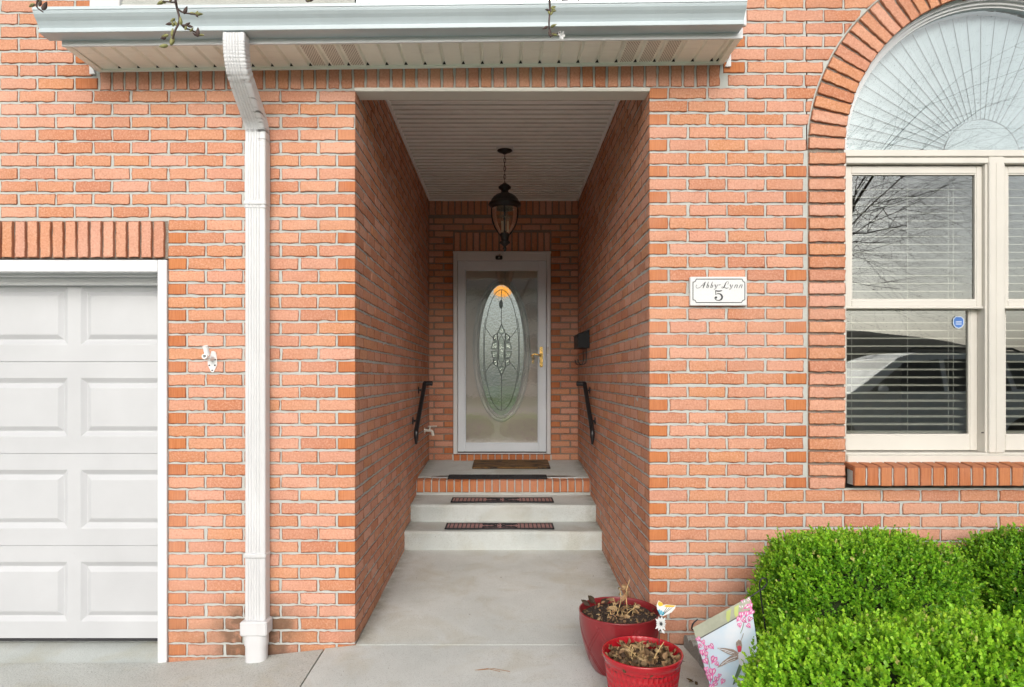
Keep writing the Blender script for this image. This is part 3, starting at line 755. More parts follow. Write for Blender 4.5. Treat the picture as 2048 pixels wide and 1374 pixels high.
for j0, j1 in zip(joints[:-1], joints[1:]):
    za, zb_ = Wz(j0, GY) + .0022, Wz(j1, GY) - .0022
    c, d = Wz(j0 - 33, GY), Wz(j1 + 31.5, GY)
    panel_face(GAR, x0d, x1d, za, zb_, [(a, b, c, d) for a, b in cols])
    GAR.quad((x0d, ys, za), (x1d, ys, za), (x1d, ys + .01, za - .004), (x0d, ys + .01, za - .004)); GAR.quad((x0d, ys, zb_), (x0d, ys + .01, zb_ + .004), (x1d, ys + .01, zb_ + .004), (x1d, ys, zb_))
GAR.box((x0d, ys + .03, -.06), (x1d, ys + .045, Wz(520, GY)))
gd = GAR.build("garage_door", GARAGEM, HOUSE)
m.build("door_frame", WHITE, gd)
m = MB(); zz = Wz(1277, GY); m.box((x0d, ys - .006, zz - .013), (x1d, ys + .03, zz - .001), bev=.004); m.build("bottom_seal", DARKM, gd)
# ------------------------------------------------------------------ arched double window
WIN = MB(); yF = .045
win_o = thing  # noqa
xl, xr_ = 1.783, 3.427
def wz(py, y): return Wz(py, y)
zs0, zs1 = wz(927, yF), wz(906, yF)           # sill of the frame
zt0, zt1 = wz(326, yF), wz(300, yF)           # transom bar
mx0, mx1 = Wx(1978, yF), Wx(2009, yF)
m = WIN
m.box((xl, yF, zs0), (xl + .030, .16, zt0), bev=.003); m.box((xr_ - .030, yF, zs0), (xr_, .16, zt0), bev=.003)
m.box((xl + .03, yF - .012, zs0 + .001), (xr_ - .03, .16, zs1 - .012), bev=.003); m.box((xl + .03, yF + .006, zs1 - .012), (xr_ - .03, .16, zs1), bev=.003)
m.box((xl, yF - .004, wz(313, yF)), (xr_, .16, zt1), bev=.003); m.box((xl + .03, yF + .004, zt0), (xr_ - .03, .16, wz(314, yF)), bev=.003)
m.box((mx0, yF - .002, zs1), (mx1, .16, wz(313, yF)), bev=.004); m.box((mx0 - .012, yF + .012, zs1), (mx1 + .012, .16, zt0), bev=.002)
m.box((mx0 + .036, yF - .004, zs1), (mx0 + .040, yF, zt0))
win = m.build("window", CREAM, HOUSE)
# arched head frame
m = MB()
def arcframe(m, r0, r1, y0, y1, n=64):
    for i in range(n):
        t0, t1 = math.pi * i / n, math.pi * (i + 1) / n
        p = lambda t, r, y: (XC - r * math.cos(t), y, zt1 - .012 + r * math.sin(t))
        m.quad(p(t0, r0, y0), p(t0, r1, y0), p(t1, r1, y0), p(t1, r0, y0)); m.quad(p(t0, r0, y0), p(t1, r0, y0), p(t1, r0, y1), p(t0, r0, y1)); m.quad(p(t0, r1, y1), p(t1, r1, y1), p(t1, r1, y0), p(t0, r1, y0))
arcframe(m, .806, .834, yF - .006, .16); arcframe(m, .792, .807, yF + .012, .16); arcframe(m, .781, .793, yF + .026, .16)
m.build("arch_frame", WHITE, win)
m = MB(); n = 48; yG = .085
m.poly([(XC - .786 * math.cos(math.pi * i / n), yG, zt1 - .01 + .786 * math.sin(math.pi * i / n)) for i in range(n + 1)][::-1]); m.build("arch_pane", ARCHGLASS, win)
# pleated sunburst shade behind the arch glass
m = MB(); cx, cz = 2.595, zt1 - .01; np_ = 62; yS = .150
def pp(i, r, off): t = math.pi * i / np_; return (cx - r * math.cos(t), yS + off, cz + r * math.sin(t))
for i in range(np_):
    a = -.0045 if i % 2 else .0045
    m.quad(pp(i, .205, a * .35), pp(i, .83, a), pp(i + 1, .83, -a), pp(i + 1, .205, -a * .35))
m.poly([(cx - .208 * math.cos(math.pi * i / 24), yS - .012, cz + .208 * math.sin(math.pi * i / 24)) for i in range(25)][::-1])
m.build("sunburst_shade", simple("shade_fabric", (.42, .52, .55), .8, .03), win)
m = MB()
for i in range(1, np_, 2):
    if i % 4 == 3 and i > 40: continue
    a, b = Vector(pp(i, .215, -.004)), Vector(pp(i, .77, -.008)); m.tube([a, a.lerp(b, .5), b], .0014, 4)  # dark tubes stand in for the shaded gaps between pleats
m.tube([(cx - .208 * math.cos(math.pi * i / 24), yS - .013, cz + .208 * math.sin(math.pi * i / 24)) for i in range(25)], .0016, 4)
m.build("pleat_gap_line", simple("pleat_gap_line", (.10, .13, .15), .8), win)
# sashes
def sash(x0, x1, z0, z1, gx0, gx1, gz0, gz1, y, lipz=None):
    m = MB(); t = .030
    m.box((x0, y, z0), (gx0, y + t, z1), bev=.003); m.box((gx1, y, z0), (x1, y + t, z1), bev=.003)
    m.box((gx0, y, z0), (gx1, y + t, gz0), bev=.003); m.box((gx0, y, gz1), (gx1, y + t, z1), bev=.003)
    b = .006
    for lo, hi in (((gx0 - .001, y + .004, gz0), (gx0 + b, y + .02, gz1)), ((gx1 - b, y + .004, gz0), (gx1 + .001, y + .02, gz1)), ((gx0 + b, y + .004, gz0 - .001), (gx1 - b, y + .02, gz0 + b)), ((gx0 + b, y + .004, gz1 - b), (gx1 - b, y + .02, gz1 + .001))): m.box(lo, hi)
    if lipz: m.box((x0, y - .012, lipz), (x1, y + .0, lipz + .012), bev=.003)
    o = m.build("sash", CREAM, win)
    g = MB(); g.quad((gx0, y + .015, gz0), (gx1, y + .015, gz0), (gx1, y + .015, gz1), (gx0, y + .015, gz1)); g.build("pane", GLASS, win)
    return o
yU, yL = .078, .112
for s in (0, 1):
    mir = (lambda a, b: (a, b)) if s == 0 else (lambda a, b: (2 * ((mx0 + mx1) / 2) - b, 2 * ((mx0 + mx1) / 2) - a))
    a, b = mir(xl + .03, mx0 - .0125); g0, g1 = mir(Wx(1703, yU), Wx(1953, yU))
    sash(a, b, wz(617, yU), wz(332, yU), g0, g1, wz(600, yU), wz(347, yU), yU, wz(617, yU) - .002)
    g0, g1 = mir(xl + .052, Wx(1940, yL))
    sash(a, b, wz(901, yL), wz(610, yL), g0, g1, wz(870, yL), wz(618.5, yL), yL)
HWM = simple("hardware", (.10, .095, .085), .5)
for s in (1958, 2018):
    for py in (357, 865): m = MB(); p = W(s + 14 * (1 if s < 2000 else -1) - (4 if py > 800 else 0), py, .070); m.tube([p, p + Vector((-.012, 0, 0))], .0035, 6); m.build("sash_pin", HWM, win)
for fx in (.22, .50, .78):
    m = MB(); x = Wx(1703, yU) + fx * (Wx(1953, yU) - Wx(1703, yU)); m.box((x - .03, yU + .016, wz(601, yU) - .002), (x + .03, yU + .045, wz(597, yU)), bev=.003); m.build("sash_latch", CREAM, win)
# security sticker on the lower pane
m = MB(); c = W(1917, 645, yL + .010)
st = [(.030 * a, .034 * b) for a, b in ((-.55, 1), (.55, 1), (1, .55), (1, -.3), (.6, -.8), (0, -1), (-.6, -.8), (-1, -.3), (-1, .55))]
m.poly([(c.x + a, c.y, c.z + b) for a, b in st], 0); m.poly([(c.x + a * .86, c.y - .0008, c.z + b * .86) for a, b in st], 1)
for zz in (.006, -.002, -.009): m.quad((c.x - .016, c.y - .0016, c.z + zz - .002), (c.x + .016, c.y - .0016, c.z + zz - .002), (c.x + .016, c.y - .0016, c.z + zz + .001), (c.x - .016, c.y - .0016, c.z + zz + .001), 0)
m.build("security_sticker", [simple("sticker_white", (.6, .68, .75), .5), simple("sticker_blue", (.05, .16, .48), .45)], win)
# venetian blinds
for s in (0, 1):
    x0, x1 = (1.80, mx0 + .03) if s == 0 else (mx1 - .02, xr_ + .02)
    m = MB(); z = 1.015; yv = .20
    while z < 2.53:
        a = math.radians(12); dy, dzv = .021 * math.cos(a), .021 * math.sin(a)
        m.add([(x0, yv - dy, z - dzv - .0012), (x1, yv - dy, z - dzv - .0012), (x1, yv - dy, z - dzv + .0014), (x0, yv - dy, z - dzv + .0014), (x0, yv, z + .0022), (x1, yv, z + .0022), (x0, yv + dy, z + dzv), (x1, yv + dy, z + dzv)],
              [(0, 1, 2, 3), (3, 2, 5, 4), (4, 5, 7, 6), (0, 6, 7, 1)]); z += .0432
    m.box((x0, yv - .02, 2.53), (x1, yv + .03, 2.58)); m.box((x0, yv - .024, .985), (x1, yv + .024, 1.003), bev=.004)
    b = m.build("venetian_blind", BLINDM, win)
    m = MB()
    for fx in (.10, .135, .52, .80, .835): xx = x0 + fx * (x1 - x0); m.tube([(xx, yv - .024, 1.0), (xx, yv - .024, 2.55)], .0011, 4)
    m.build("ladder_cord", BLINDM, b)
# dark rooms behind the openings
ROOMM = simple("room_paint", (.22, .21, .19), .9, .1)
def room(x0, x1, y0, y1, z0, z1, mtl, nm="room", back=True):
    m = MB(); v = [(x, y, z) for z in (z0, z1) for y in (y0, y1) for x in (x0, x1)]
    m.add(v, [(0, 1, 3, 2), (4, 6, 7, 5), (0, 2, 6, 4), (1, 5, 7, 3)] + ([(2, 3, 7, 6)] if back else [])); return m.build(nm, mtl, HOUSE)
room(1.60, 3.62, .161, 2.6, .70, 3.50, ROOMM)
m = MB(); m.quad((1.60, .1615, .70), (1.80, .1615, .70), (1.80, .1615, 2.56), (1.60, .1615, 2.56)); m.quad((3.41, .1615, .7), (3.62, .1615, .7), (3.62, .1615, 2.56), (3.41, .1615, 2.56))
m.quad((1.6, .1615, .7), (3.62, .1615, .7), (3.62, .1615, 1.0), (1.6, .1615, 1.0)); m.build("wall_lining", ROOMM, HOUSE)
# body of the house behind, so nothing shines through except at the added hall opening
HBM = simple("house_core", (.30, .25, .22), .95)
m = MB(); m.box((EX0 + .1, .30, -.2), (XL - .12, 6.5, 4.3)); m.box((3.7, .30, -.2), (EX1 - .1, 6.5, 4.3)); m.box((XR + .12, 2.7, -.2), (3.69, 6.5, 4.3)); m.box((XL - .1, YB + 1.9, -.2), (XR + .1, 6.5, .5)); m.box((XL - .1, YB + 1.9, 3.25), (XR + .1, 6.5, 4.3))
m.box((XL - .1, .36, ZC + .1), (XR + .1, YB + 1.88, 4.3)); m.box((XR + .121, .30, 3.52), (3.69, 2.69, 4.3))
m.build("house_body", HBM, HOUSE)
m = MB(); m.add([(EX0 - .3, -.75, 4.02), (EX1 + .3, -.75, 4.02), (EX1 + .3, 3.3, 6.4), (EX0 - .3, 3.3, 6.4), (EX1 + .3, 6.8, 4.3), (EX0 - .3, 6.8, 4.3)], [(0, 1, 2, 3), (3, 2, 4, 5), (0, 3, 5), (1, 4, 2)]); m.build("roof", ROOFM, HOUSE)  # unseen roof; eave lengthened to hold sky light off the front wall

# ------------------------------------------------------------------ storm door and the front door behind it
yD = YB
gx0, gx1, gz0, gz1 = Wx(932, yD), Wx(1075, yD), Wz(885, yD), Wz(542, yD)
m = MB()                                       # outer frame
m.box((DX0, yD - .035, DZ0), (DX0 + .042, yD + .06, DZ1), bev=.005); m.box((DX1 - .042, yD - .035, DZ0), (DX1, yD + .06, DZ1), bev=.005)
m.box((DX0 + .042, yD - .035, Wz(522, yD)), (DX1 - .042, yD + .06, DZ1), bev=.005); m.box((DX0 - .004, yD - .042, DZ1 - .02), (DX1 + .004, yD - .0, DZ1 + .004), bev=.004)
m.box((DX0 + .042, yD - .030, DZ0), (DX1 - .042, yD + .06, DZ0 + .012), bev=.003)
sd = m.build("storm_door", WHITE, HOUSE)
m = MB(); a, b, c, d = DX0 + .046, DX1 - .046, DZ0 + .024, Wz(523, yD)
yq = yD - .022
m.box((a, yq, c), (gx0 - .012, yq + .03, d), bev=.004); m.box((gx1 + .012, yq, c), (b, yq + .03, d), bev=.004)
m.box((gx0 - .012, yq, c), (gx1 + .012, yq + .03, gz0 - .012), bev=.004); m.box((gx0 - .012, yq, gz1 + .012), (gx1 + .012, yq + .03, d), bev=.004)
for lo, hi in (((gx0 - .013, yq + .006, gz0 - .012), (gx0, yq + .028, gz1 + .012)), ((gx1, yq + .006, gz0 - .012), (gx1 + .013, yq + .028, gz1 + .012)), ((gx0, yq + .006, gz0 - .013), (gx1, yq + .028, gz0)), ((gx0, yq + .006, gz1), (gx1, yq + .028, gz1 + .013))): m.box(lo, hi, bev=.003)
m.box((a, yq + .004, d - .024), (b, yq + .001 + .02, d + .004))
m.build("door_leaf", DOORFRAME, sd)
m = MB(); m.box((a, yq + .004, DZ0 + .0125), (b, yq + .03, DZ0 + .0235)); m.build("door_sweep", DARKM, sd)
m = MB(); m.quad((gx0, yq + .016, gz0), (gx1, yq + .016, gz0), (gx1, yq + .016, gz1), (gx0, yq + .016, gz1)); m.build("glass_pane", STORMGLASS, sd)
m = MB(); hx = Wx(1082.5, yD - .03)
pl = [(hx + .0165 * math.cos(t) * 1, Wz(714, yD) + (.088 if math.sin(t) > 0 else -.088) + .018 * math.sin(t)) for t in np.linspace(0, 2 * math.pi, 24, endpoint=False)]
m.slab([(p, yq - .001, q) for p, q in pl], (0, -.007, 0))
z = Wz(711, yD)
m.tube([(hx, yq - .006, z), (hx, yq - .035, z)], .010, 10)
m.tube(catmull([(hx + .004, yq - .036, z - .002), (hx - .03, yq - .042, z + .004), (hx - .07, yq - .042, z + .012), (hx - .105, yq - .038, z - .006)], 5), [.010] + [.008] * 14 + [.005], 8)
m.ball((hx, yq - .008, Wz(727, yD)), .006, 8)
fixnormals(m.build("lever_handle", BRASS, sd))
m = MB(); m.box((Wx(1093, yD), yD - .039, Wz(708, yD)), (Wx(1097, yD), yD - .0345, Wz(694, yD)), bev=.002); m.build("strike_plate", simple("plate_grey", (.45, .42, .38), .4, metal=.6), sd)
# front door leaf with oval leaded glass
DOORM = vinyl("front_door_paint", (.78, .70, .64), .45)
yO = YB + .085
ox, oz = Wx(1003, yO), Wz(700, yO); oa, ob = .232, .680
m = MB(); om = MB(); nn = 96
def ov(t, s, k=0): return (ox + (oa + s) * math.cos(t), oz + (ob + s) * math.sin(t))
X0, X1, Z0, Z1 = DX0 + .01, DX1 - .01, DZ0, DZ1
def edge_pt(t):
    dx, dzz = math.cos(t), math.sin(t); sx = ((X1 - ox) if dx > 0 else (X0 - ox)) / dx if abs(dx) > 1e-6 else 1e9; sz_ = ((Z1 - oz) if dzz > 0 else (Z0 - oz)) / dzz if abs(dzz) > 1e-6 else 1e9
    s = min(sx, sz_); return (ox + dx * s, oz + dzz * s)
prf = [(.070, 0), (.067, -.018), (.054, -.026), (.044, -.016), (.038, -.004), (.032, -.016), (.018, -.034), (.006, -.022), (0, -.002), (0, .03)]
for i in range(nn):
    t0, t1 = 2 * math.pi * i / nn, 2 * math.pi * (i + 1) / nn
    P = lambda t, s, h: (ov(t, s)[0], yO + h, ov(t, s)[1])
    e0, e1 = edge_pt(t0), edge_pt(t1)
    m.quad((e0[0], yO, e0[1]), (e1[0], yO, e1[1]), P(t1, .070, 0), P(t0, .070, 0))
    for (s0, h0), (s1, h1) in zip(prf[:-1], prf[1:]): om.add([P(t0, s0, h0), P(t1, s0, h0), P(t1, s1, h1), P(t0, s1, h1)], [(0, 1, 2, 3)], 0, True)
fd = m.build("front_door", DOORM, HOUSE)
om.build("oval_frame", simple("oval_frame_white", (.86, .86, .84), .35, .04), fd)
k = N("textured_oval_glass"); c = k.coord()
h = k.math('ADD', k.noise(c, 55, 3, .6, 1.2), k.n('TexVoronoi', Vector=c, Scale=42).outputs['Distance'])
nr = k.bump(h, .8, .012)
gl = k.n('BsdfGlass', Color=(.86, .86, .80, 1), Roughness=.12, IOR=1.25, Normal=nr); tr = k.n('BsdfTransparent', Color=(.8, .8, .74, 1)); df = k.n('BsdfDiffuse', Color=(.55, .53, .45, 1))
m1 = k.n('MixShader', i0=.45, i1=gl.outputs[0], i2=tr.outputs[0]); m2 = k.n('MixShader', i0=.28, i1=m1.outputs[0], i2=df.outputs[0]); k.link(m2.outputs[0], k.out.inputs[0])
m = MB(); m.poly([(ov(2 * math.pi * i / 64, .004)[0], yO + .008, ov(2 * math.pi * i / 64, .004)[1]) for i in range(64)]); m.build("oval_glass", k.m, fd)
CAME = simple("lead_came", (.16, .15, .13), .5, metal=.3); BEVEL = glass_mat("bevel_glass", .12, (.86, .92, .86), .4, 30)
m = MB(); yy = yO + .004
def came(pts, r=.0035): m.tube([(p[0], yy, p[1]) for p in pts], r, 5)
ring = lambda s: [ov(2 * math.pi * i / 64, s) for i in range(65)]
came(ring(-.052)); came([(ox, oz - ob + .05), (ox, oz - .27)]); came([(ox, oz + .27), (ox, oz + ob - .05)])
for sgx in (-1, 1):
    for sgz in (-1, 1):
        came([(ox + sgx * .06, oz + sgz * .10), (ox + sgx * .12, oz + sgz * .16), (ox + sgx * (oa - .055) * .93, oz + sgz * .23)])
        came([(ox + sgx * .185, oz + sgz * .0), (ox + sgx * .185, oz + sgz * .2), (ox + sgx * .165, oz + sgz * .33)])
m.build("lead_came", CAME, fd)
m = MB(); CM_ = MB()
def bev(pts):
    pts = [(ox + (p[0] - ox) * 1.35, oz + (p[1] - oz) * 1.42) for p in pts]
    cx_ = sum(p[0] for p in pts) / len(pts); cz_ = sum(p[1] for p in pts) / len(pts); n = len(pts)
    inner = [(cx_ + (p[0] - cx_) * .55, cz_ + (p[1] - cz_) * .55) for p in pts]
    for i in range(n):
        j = (i + 1) % n; m.quad((pts[i][0], yy, pts[i][1]), (pts[j][0], yy, pts[j][1]), (inner[j][0], yy - .010, inner[j][1]), (inner[i][0], yy - .010, inner[i][1]))
    m.poly([(p[0], yy - .010, p[1]) for p in inner])
    CM_.tube([(p[0], yy - .002, p[1]) for p in pts + pts[:1]], .0042, 5)
bev([(ox - .022, oz + .07), (ox, oz + .11), (ox + .022, oz + .07), (ox + .022, oz - .07), (ox, oz - .11), (ox - .022, oz - .07)])
bev([(ox, oz + .19), (ox + .028, oz + .13), (ox, oz + .115), (ox - .028, oz + .13)]); bev([(ox, oz - .19), (ox + .028, oz - .13), (ox, oz - .115), (ox - .028, oz - .13)])
for s in (-1, 1):
    for q in (-1, 1):
        bev([(ox + s * .03, oz + q * .125), (ox + s * .065, oz + q * .10), (ox + s * .06, oz + q * .06), (ox + s * .028, oz + q * .07)])
        bev([(ox + s * .028, oz + q * .062), (ox + s * .07, oz + q * .052), (ox + s * .078, oz + q * .008), (ox + s * .030, oz + q * .006)])
fixnormals(m.build("bevel_cluster", BEVEL, fd)); CM_.build("lead_came", CAME, fd)
m = MB(); z = Wz(712, yO)
m.slab([(Wx(1066, yO) + .012 * a, yO - .001, z - .03 + .05 * b) for a, b in ((-1, -1), (1, -1), (1, 1), (-1, 1))], (0, -.006, 0)); m.ball((Wx(1066, yO), yO - .03, z - .02), .02, 10)
m.build("door_knob", BRASS, fd)
m = MB(); kx, kz = ox - .005, Wz(609, yO); m.slab([(kx + .020 * math.cos(t), yO - .004, kz + .045 * math.sin(t)) for t in np.linspace(0, 2 * math.pi, 16, endpoint=False)], (0, -.012, 0)); m.tube([(kx - .012, yO - .02, kz - .02), (kx, yO - .026, kz - .034), (kx + .012, yO - .02, kz - .02)], .004, 6)
m.build("door_knocker", BRONZE, fd)
# entrance hall with a lit lamp glowing through the oval glass
HALLM = simple("hall_paint", (.62, .56, .44), .9, .05)
room(XL - .09, XR + .09, YB + .14, 6.52, .55, 3.2, HALLM, "room", back=False)   # back wall left open, added so sky light brightens the oval glass
k = N("hall_lamp_glow"); e = k.n('Emission', Color=(1, .42, .06, 1), Strength=3.); k.link(e.outputs[0], k.out.inputs[0])
hl = thing("hall_lamp", (ox, YB + .55, 2.25), "small lit amber hall lamp glowing behind the oval door glass", "lamp")
m = MB(); m.ball((ox + .01, YB + .5, Wz(583, YB + .5)), .085, 12, sc=(1.2, 1, .75)); m.build("bulb", k.m, hl)
m = MB(); m.tube([(ox, YB + .5, 2.29), (ox, YB + .5, 2.33), (ox, YB + .5, 2.335), (ox, YB + .5, 3.2)], [.03, .03, .006, .006], 10); m.build("stem", BRASS, hl)

# ------------------------------------------------------------------ porch steps and landing
def gz(x):                                     # ground height along the house front
    xs = [-14, -1.80, -1.25, -.783, .95, 6]; zs = [-.115, -.088, -.050, .0, .0, -.02]
    return float(np.interp(x, xs, zs))
def rounded_step(m, y0, y1, z0, ztop0, ztop1, r=.022):
    nx = 24; prof = [(y0, z0), (y0, ztop0 - r)] + [(y0 + r - r * math.cos(a), ztop0 - r + r * math.sin(a)) for a in np.linspace(.2, math.pi / 2, 6)] + [(y0 + .12, ztop0 + (ztop1 - ztop0) * .12 / (y1 - y0)), (y1, ztop1)]
    vs = []; fs = []; n = len(prof)
    for i in range(nx + 1):
        x = XL + (XR - XL) * i / nx
        for j, (y, z) in enumerate(prof):
            w = .004 * math.sin(x * 7.3 + j) if 0 < j < n - 1 else 0; vs.append((x, y + w * .6, z + w * .5))
    for i in range(nx):
        for j in range(n - 1): fs.append((i * n + j, (i + 1) * n + j, (i + 1) * n + j + 1, i * n + j + 1))
    m.add(vs, fs, 0, True)
S1, S2, S3 = 1.70, 2.037, 2.40
STEPS = thing("porch_steps", (0, S1, .057), "three-rise porch steps of grey concrete with a brick-edged landing", "steps")
for (a, b, c, d, e) in ((S1, S2 + .02, .0, .201, .207), (S2, S3 + .03, .1, .344, .362)):
    m = MB(); rounded_step(m, a, b, c, d, e); m.build("step", STEPM, STEPS)
m = MB(); rounded_step(m, S3 + .085, YB + .02, .2, .505, .551, .003); m.build("landing", STEPM, STEPS)
lb = Brickwork(); n = 23; w = (XR - XL) / n
for i in range(n):
    t = rng.uniform(0, .6); u = XL + i * w
    lb.brick((0, S3, 0), X, Z, -Y, u + .005, u + w - .005, .386, .486, header=1., deep=.03, tone=t, proud=rng.normal(0, .002))
    lb.brick((0, S3 + .003, .497), X, Y, Z, u + .005, u + w - .005, 0, .086, header=1., deep=.02, tone=t)
lb.plane([(XL, S3 + .006, .34), (XR, S3 + .006, .34), (XR, S3 + .006, .490), (XL, S3 + .006, .490)]); lb.plane([(XL, S3 + .006, .490), (XR, S3 + .006, .490), (XR, S3 + .1, .496), (XL, S3 + .1, .496)])
lb.build("brick_nosing", STEPS)

# ------------------------------------------------------------------ ground: passage floor, walk, drive, bed, lawn
def sheet(name, xs, ys, zf, mtl, kind='structure', thick=.12):
    m = MB(); nx, ny = len(xs), len(ys); vs = [(x, y, zf(x, y)) for y in ys for x in xs]
    fs = [(j * nx + i, j * nx + i + 1, (j + 1) * nx + i + 1, (j + 1) * nx + i) for j in range(ny - 1) for i in range(nx - 1)]
    m.add(vs, fs, 0, True)
    for seq in ([(i, 0) for i in range(nx)], [(nx - 1, j) for j in range(ny)], [(nx - 1 - i, ny - 1) for i in range(nx)], [(0, ny - 1 - j) for j in range(ny)]):
        for (a, b) in zip(seq[:-1], seq[1:]):
            p, q = Vector(vs[a[1] * nx + a[0]]), Vector(vs[b[1] * nx + b[0]]); m.quad(p, p - Vector((0, 0, thick)), q - Vector((0, 0, thick)), q)
    return m.build(name, mtl, kind=kind)
WX0, WX1 = -.945, .955
def floor_z(x, y): return .057 * y / 1.70
sheet("porch_floor", list(np.linspace(XL - .0, XR, 12)), [.004, .3, .6, 1.0, 1.4, 1.72], lambda x, y: floor_z(x, y), WALKM)
def walk_z(x, y): return .018 * y + (gz(x) if x < -.7 else 0) * 1.0
sheet("walkway", [WX0 + .004 + .012 * math.sin(0), -.90, -.85, -.80, -.783, -.6, -.3, 0, .3, .6, WX1], [-5.6, -4, -2.5, -1.5, -1, -.5, -.25, -.003], walk_z, WALKM)
def drive_z(x, y): return gz(x) + (.018 * y if y < 0 else 0)
sheet("driveway", list(np.linspace(-14, -2, 11)) + [-1.8, -1.6, -1.4, -1.25, -1.1, WX0 - .004], [-6, -4, -2.5, -1.5, -1, -.5, -.25, -.012], drive_z, DRIVEM)
m = MB()
m.add([(EX0, -.0085, -.20), (Wx(318), -.0085, -.20), (Wx(318), -.0085, -.100), (EX0, -.0085, -.100), (EX0, GY + .2, -.045), (Wx(318), GY + .2, -.045)], [(0, 1, 2, 3), (3, 2, 5, 4)])
m.build("garage_apron", APRONM, kind='structure')
sheet("bounce_paving", [1.1, 3, 6, 10], [-5.6, -4.5, -3, -1.96], lambda x, y: -.05, WALKM)  # unseen pale paving added to bounce light up to the porch ceiling
k = N("mulch"); c = k.coord()
col = k.mix(k.noise(c, 40, 5, .8), (.035, .022, .016), (.13, .085, .06)); k.bsdf(col, .95, k.bump(k.noise(c, 60, 5, .8), 1., .02))
sheet("planting_bed", [WX1 + .06, 1.4, 2, 3, 4.6], [-1.9, -1.2, -.6, -.012], lambda x, y: -.035, k.m)
k = N("lawn"); c = k.coord()
col = k.mix(k.noise(c, 1.2, 4), (.035, .10, .018), (.07, .17, .03)); col = k.mix(k.ramp(k.noise(c, 60, 3, .8), .4, .7), col, (.10, .20, .045)); k.bsdf(col, .95, k.bump(k.noise(c, 80, 3), .8, .03))
sheet("lawn", [-150, -40, -10, -3, 3, 10, 40, 150], [-140, -80, -40, -20, -10, -5.9, -1, .3, 40, 120], lambda x, y: -.30 if y > -2 else -.17 - .0 * y, k.m)
ASPH = concrete("asphalt", (.10, .10, .10), (.15, .15, .145), True, warm=(.13, .125, .11))
sheet("parking_pad", [3.0, 5, 7, 11], [-8.6, -7.4, -6.2, -5.0], lambda x, y: .10, ASPH, thick=.35)
sheet("street", [-60, -20, 0, 20, 60], [-24, -22, -20, -17], lambda x, y: -.13, ASPH)
# ------------------------------------------------------------------ hanging lantern
ly = 1.82; sc_ = (ly + 3.5) / F
lx = Wx(1009.5, ly)
def lz(py): return Wz(py, ly)
LAN = thing("hanging_lantern", (lx, ly, ZC), "black hanging porch lantern with domed cap and seedy glass, on a chain from the ceiling", "lantern")
m = MB(); m.box((Wx(993, ly), ly - .068, ZC - .016), (Wx(1027, ly), ly + .068, ZC + .005), bev=.006); m.build("mounting_block", WHITE, LAN)
m = MB(); m.lathe([(.0, -.046), (.014, -.045), (.020, -.038), (.040, -.032), (.058, -.022), (.060, -.0165), (.0, -.0165)], (lx, ly, ZC), 28); m.build("canopy", BRONZE, LAN)
m = MB(); z = ZC - .046; zt_ = lz(366); n = max(3, int((z - zt_) / .030)); st = (z - zt_) / n
for i in range(n):
    c = Vector((lx, ly, z - (i + .5) * st)); pts = []
    for t in np.linspace(0, 2 * math.pi, 13):
        a, b = .0085 * math.cos(t), (st * .5 + .004) * math.sin(t); pts.append(c + (Vector((a, 0, b)) if i % 2 else Vector((0, a, b))))
    m.tube(pts, .0024, 5, cap=False)
m.tube([(lx + .003 * math.sin(i), ly + .003 * math.cos(i), z - i * (z - zt_) / 14) for i in range(15)], .0018, 5)
m.build("chain", BLACKIRON, LAN)
px = lambda v: v * sc_
m = MB()
cap_p = [(0, 365), (3, 366), (8, 370), (13, 374), (12, 377), (7.5, 380), (7, 384), (10, 386.5), (16, 389), (22, 393), (26, 398), (28, 402), (28.5, 404), (31.5, 406), (33, 410), (29, 413.5), (26.5, 414), (26, 417), (22, 416), (0, 414)]
m.lathe([(px(a), lz(b) - ZC) for a, b in cap_p], (lx, ly, ZC), 36); capo = m.build("cap", BRONZE, LAN)
m = MB(); gp_ = [(25.5, 415), (26, 424), (25.2, 434), (23, 444), (19, 455), (14, 463), (9.5, 469)]
m.lathe([(px(a), lz(b) - ZC) for a, b in gp_], (lx, ly, ZC), 36); m.build("glass_globe", LAMPGLASS, LAN)
m = MB()
for i in range(4):
    t = math.pi / 4 + i * math.pi / 2 + .75; m.tube([(lx + px(a + .6) * math.cos(t), ly + px(a + .6) * math.sin(t), lz(b)) for a, b in gp_], .0055, 6)
m.build("cage", BRONZE, LAN)
m = MB(); m.lathe([(px(a), lz(b) - ZC) for a, b in [(0, 466), (10.5, 467), (10, 470), (8, 476), (7.5, 480), (8, 482), (11, 484), (11, 486.5), (8, 488), (5, 491), (3, 492), (2.5, 494), (4, 496), (4, 498), (2.5, 500), (3, 502), (0, 503.5)]], (lx, ly, ZC), 24); m.build("finial", BRONZE, LAN)
CANDLE = simple("candle_sleeve", (.72, .70, .62), .45)
for i in range(3):
    t = i * 2.1 + .4; cx, cy = lx + .026 * math.cos(t), ly + .026 * math.sin(t)
    m = MB(); m.tube([(cx, cy, lz(463)), (cx, cy, lz(442))], .009, 10); c_ = m.build("candle", CANDLE, LAN)
    m = MB(); m.lathe([(.004, 0), (.010, .012), (.011, .024), (.007, .042), (.001, .056)], (cx, cy, lz(442)), 12); m.build("bulb", glass_mat("bulb_glass", .12, (.95, .95, .92)), c_)

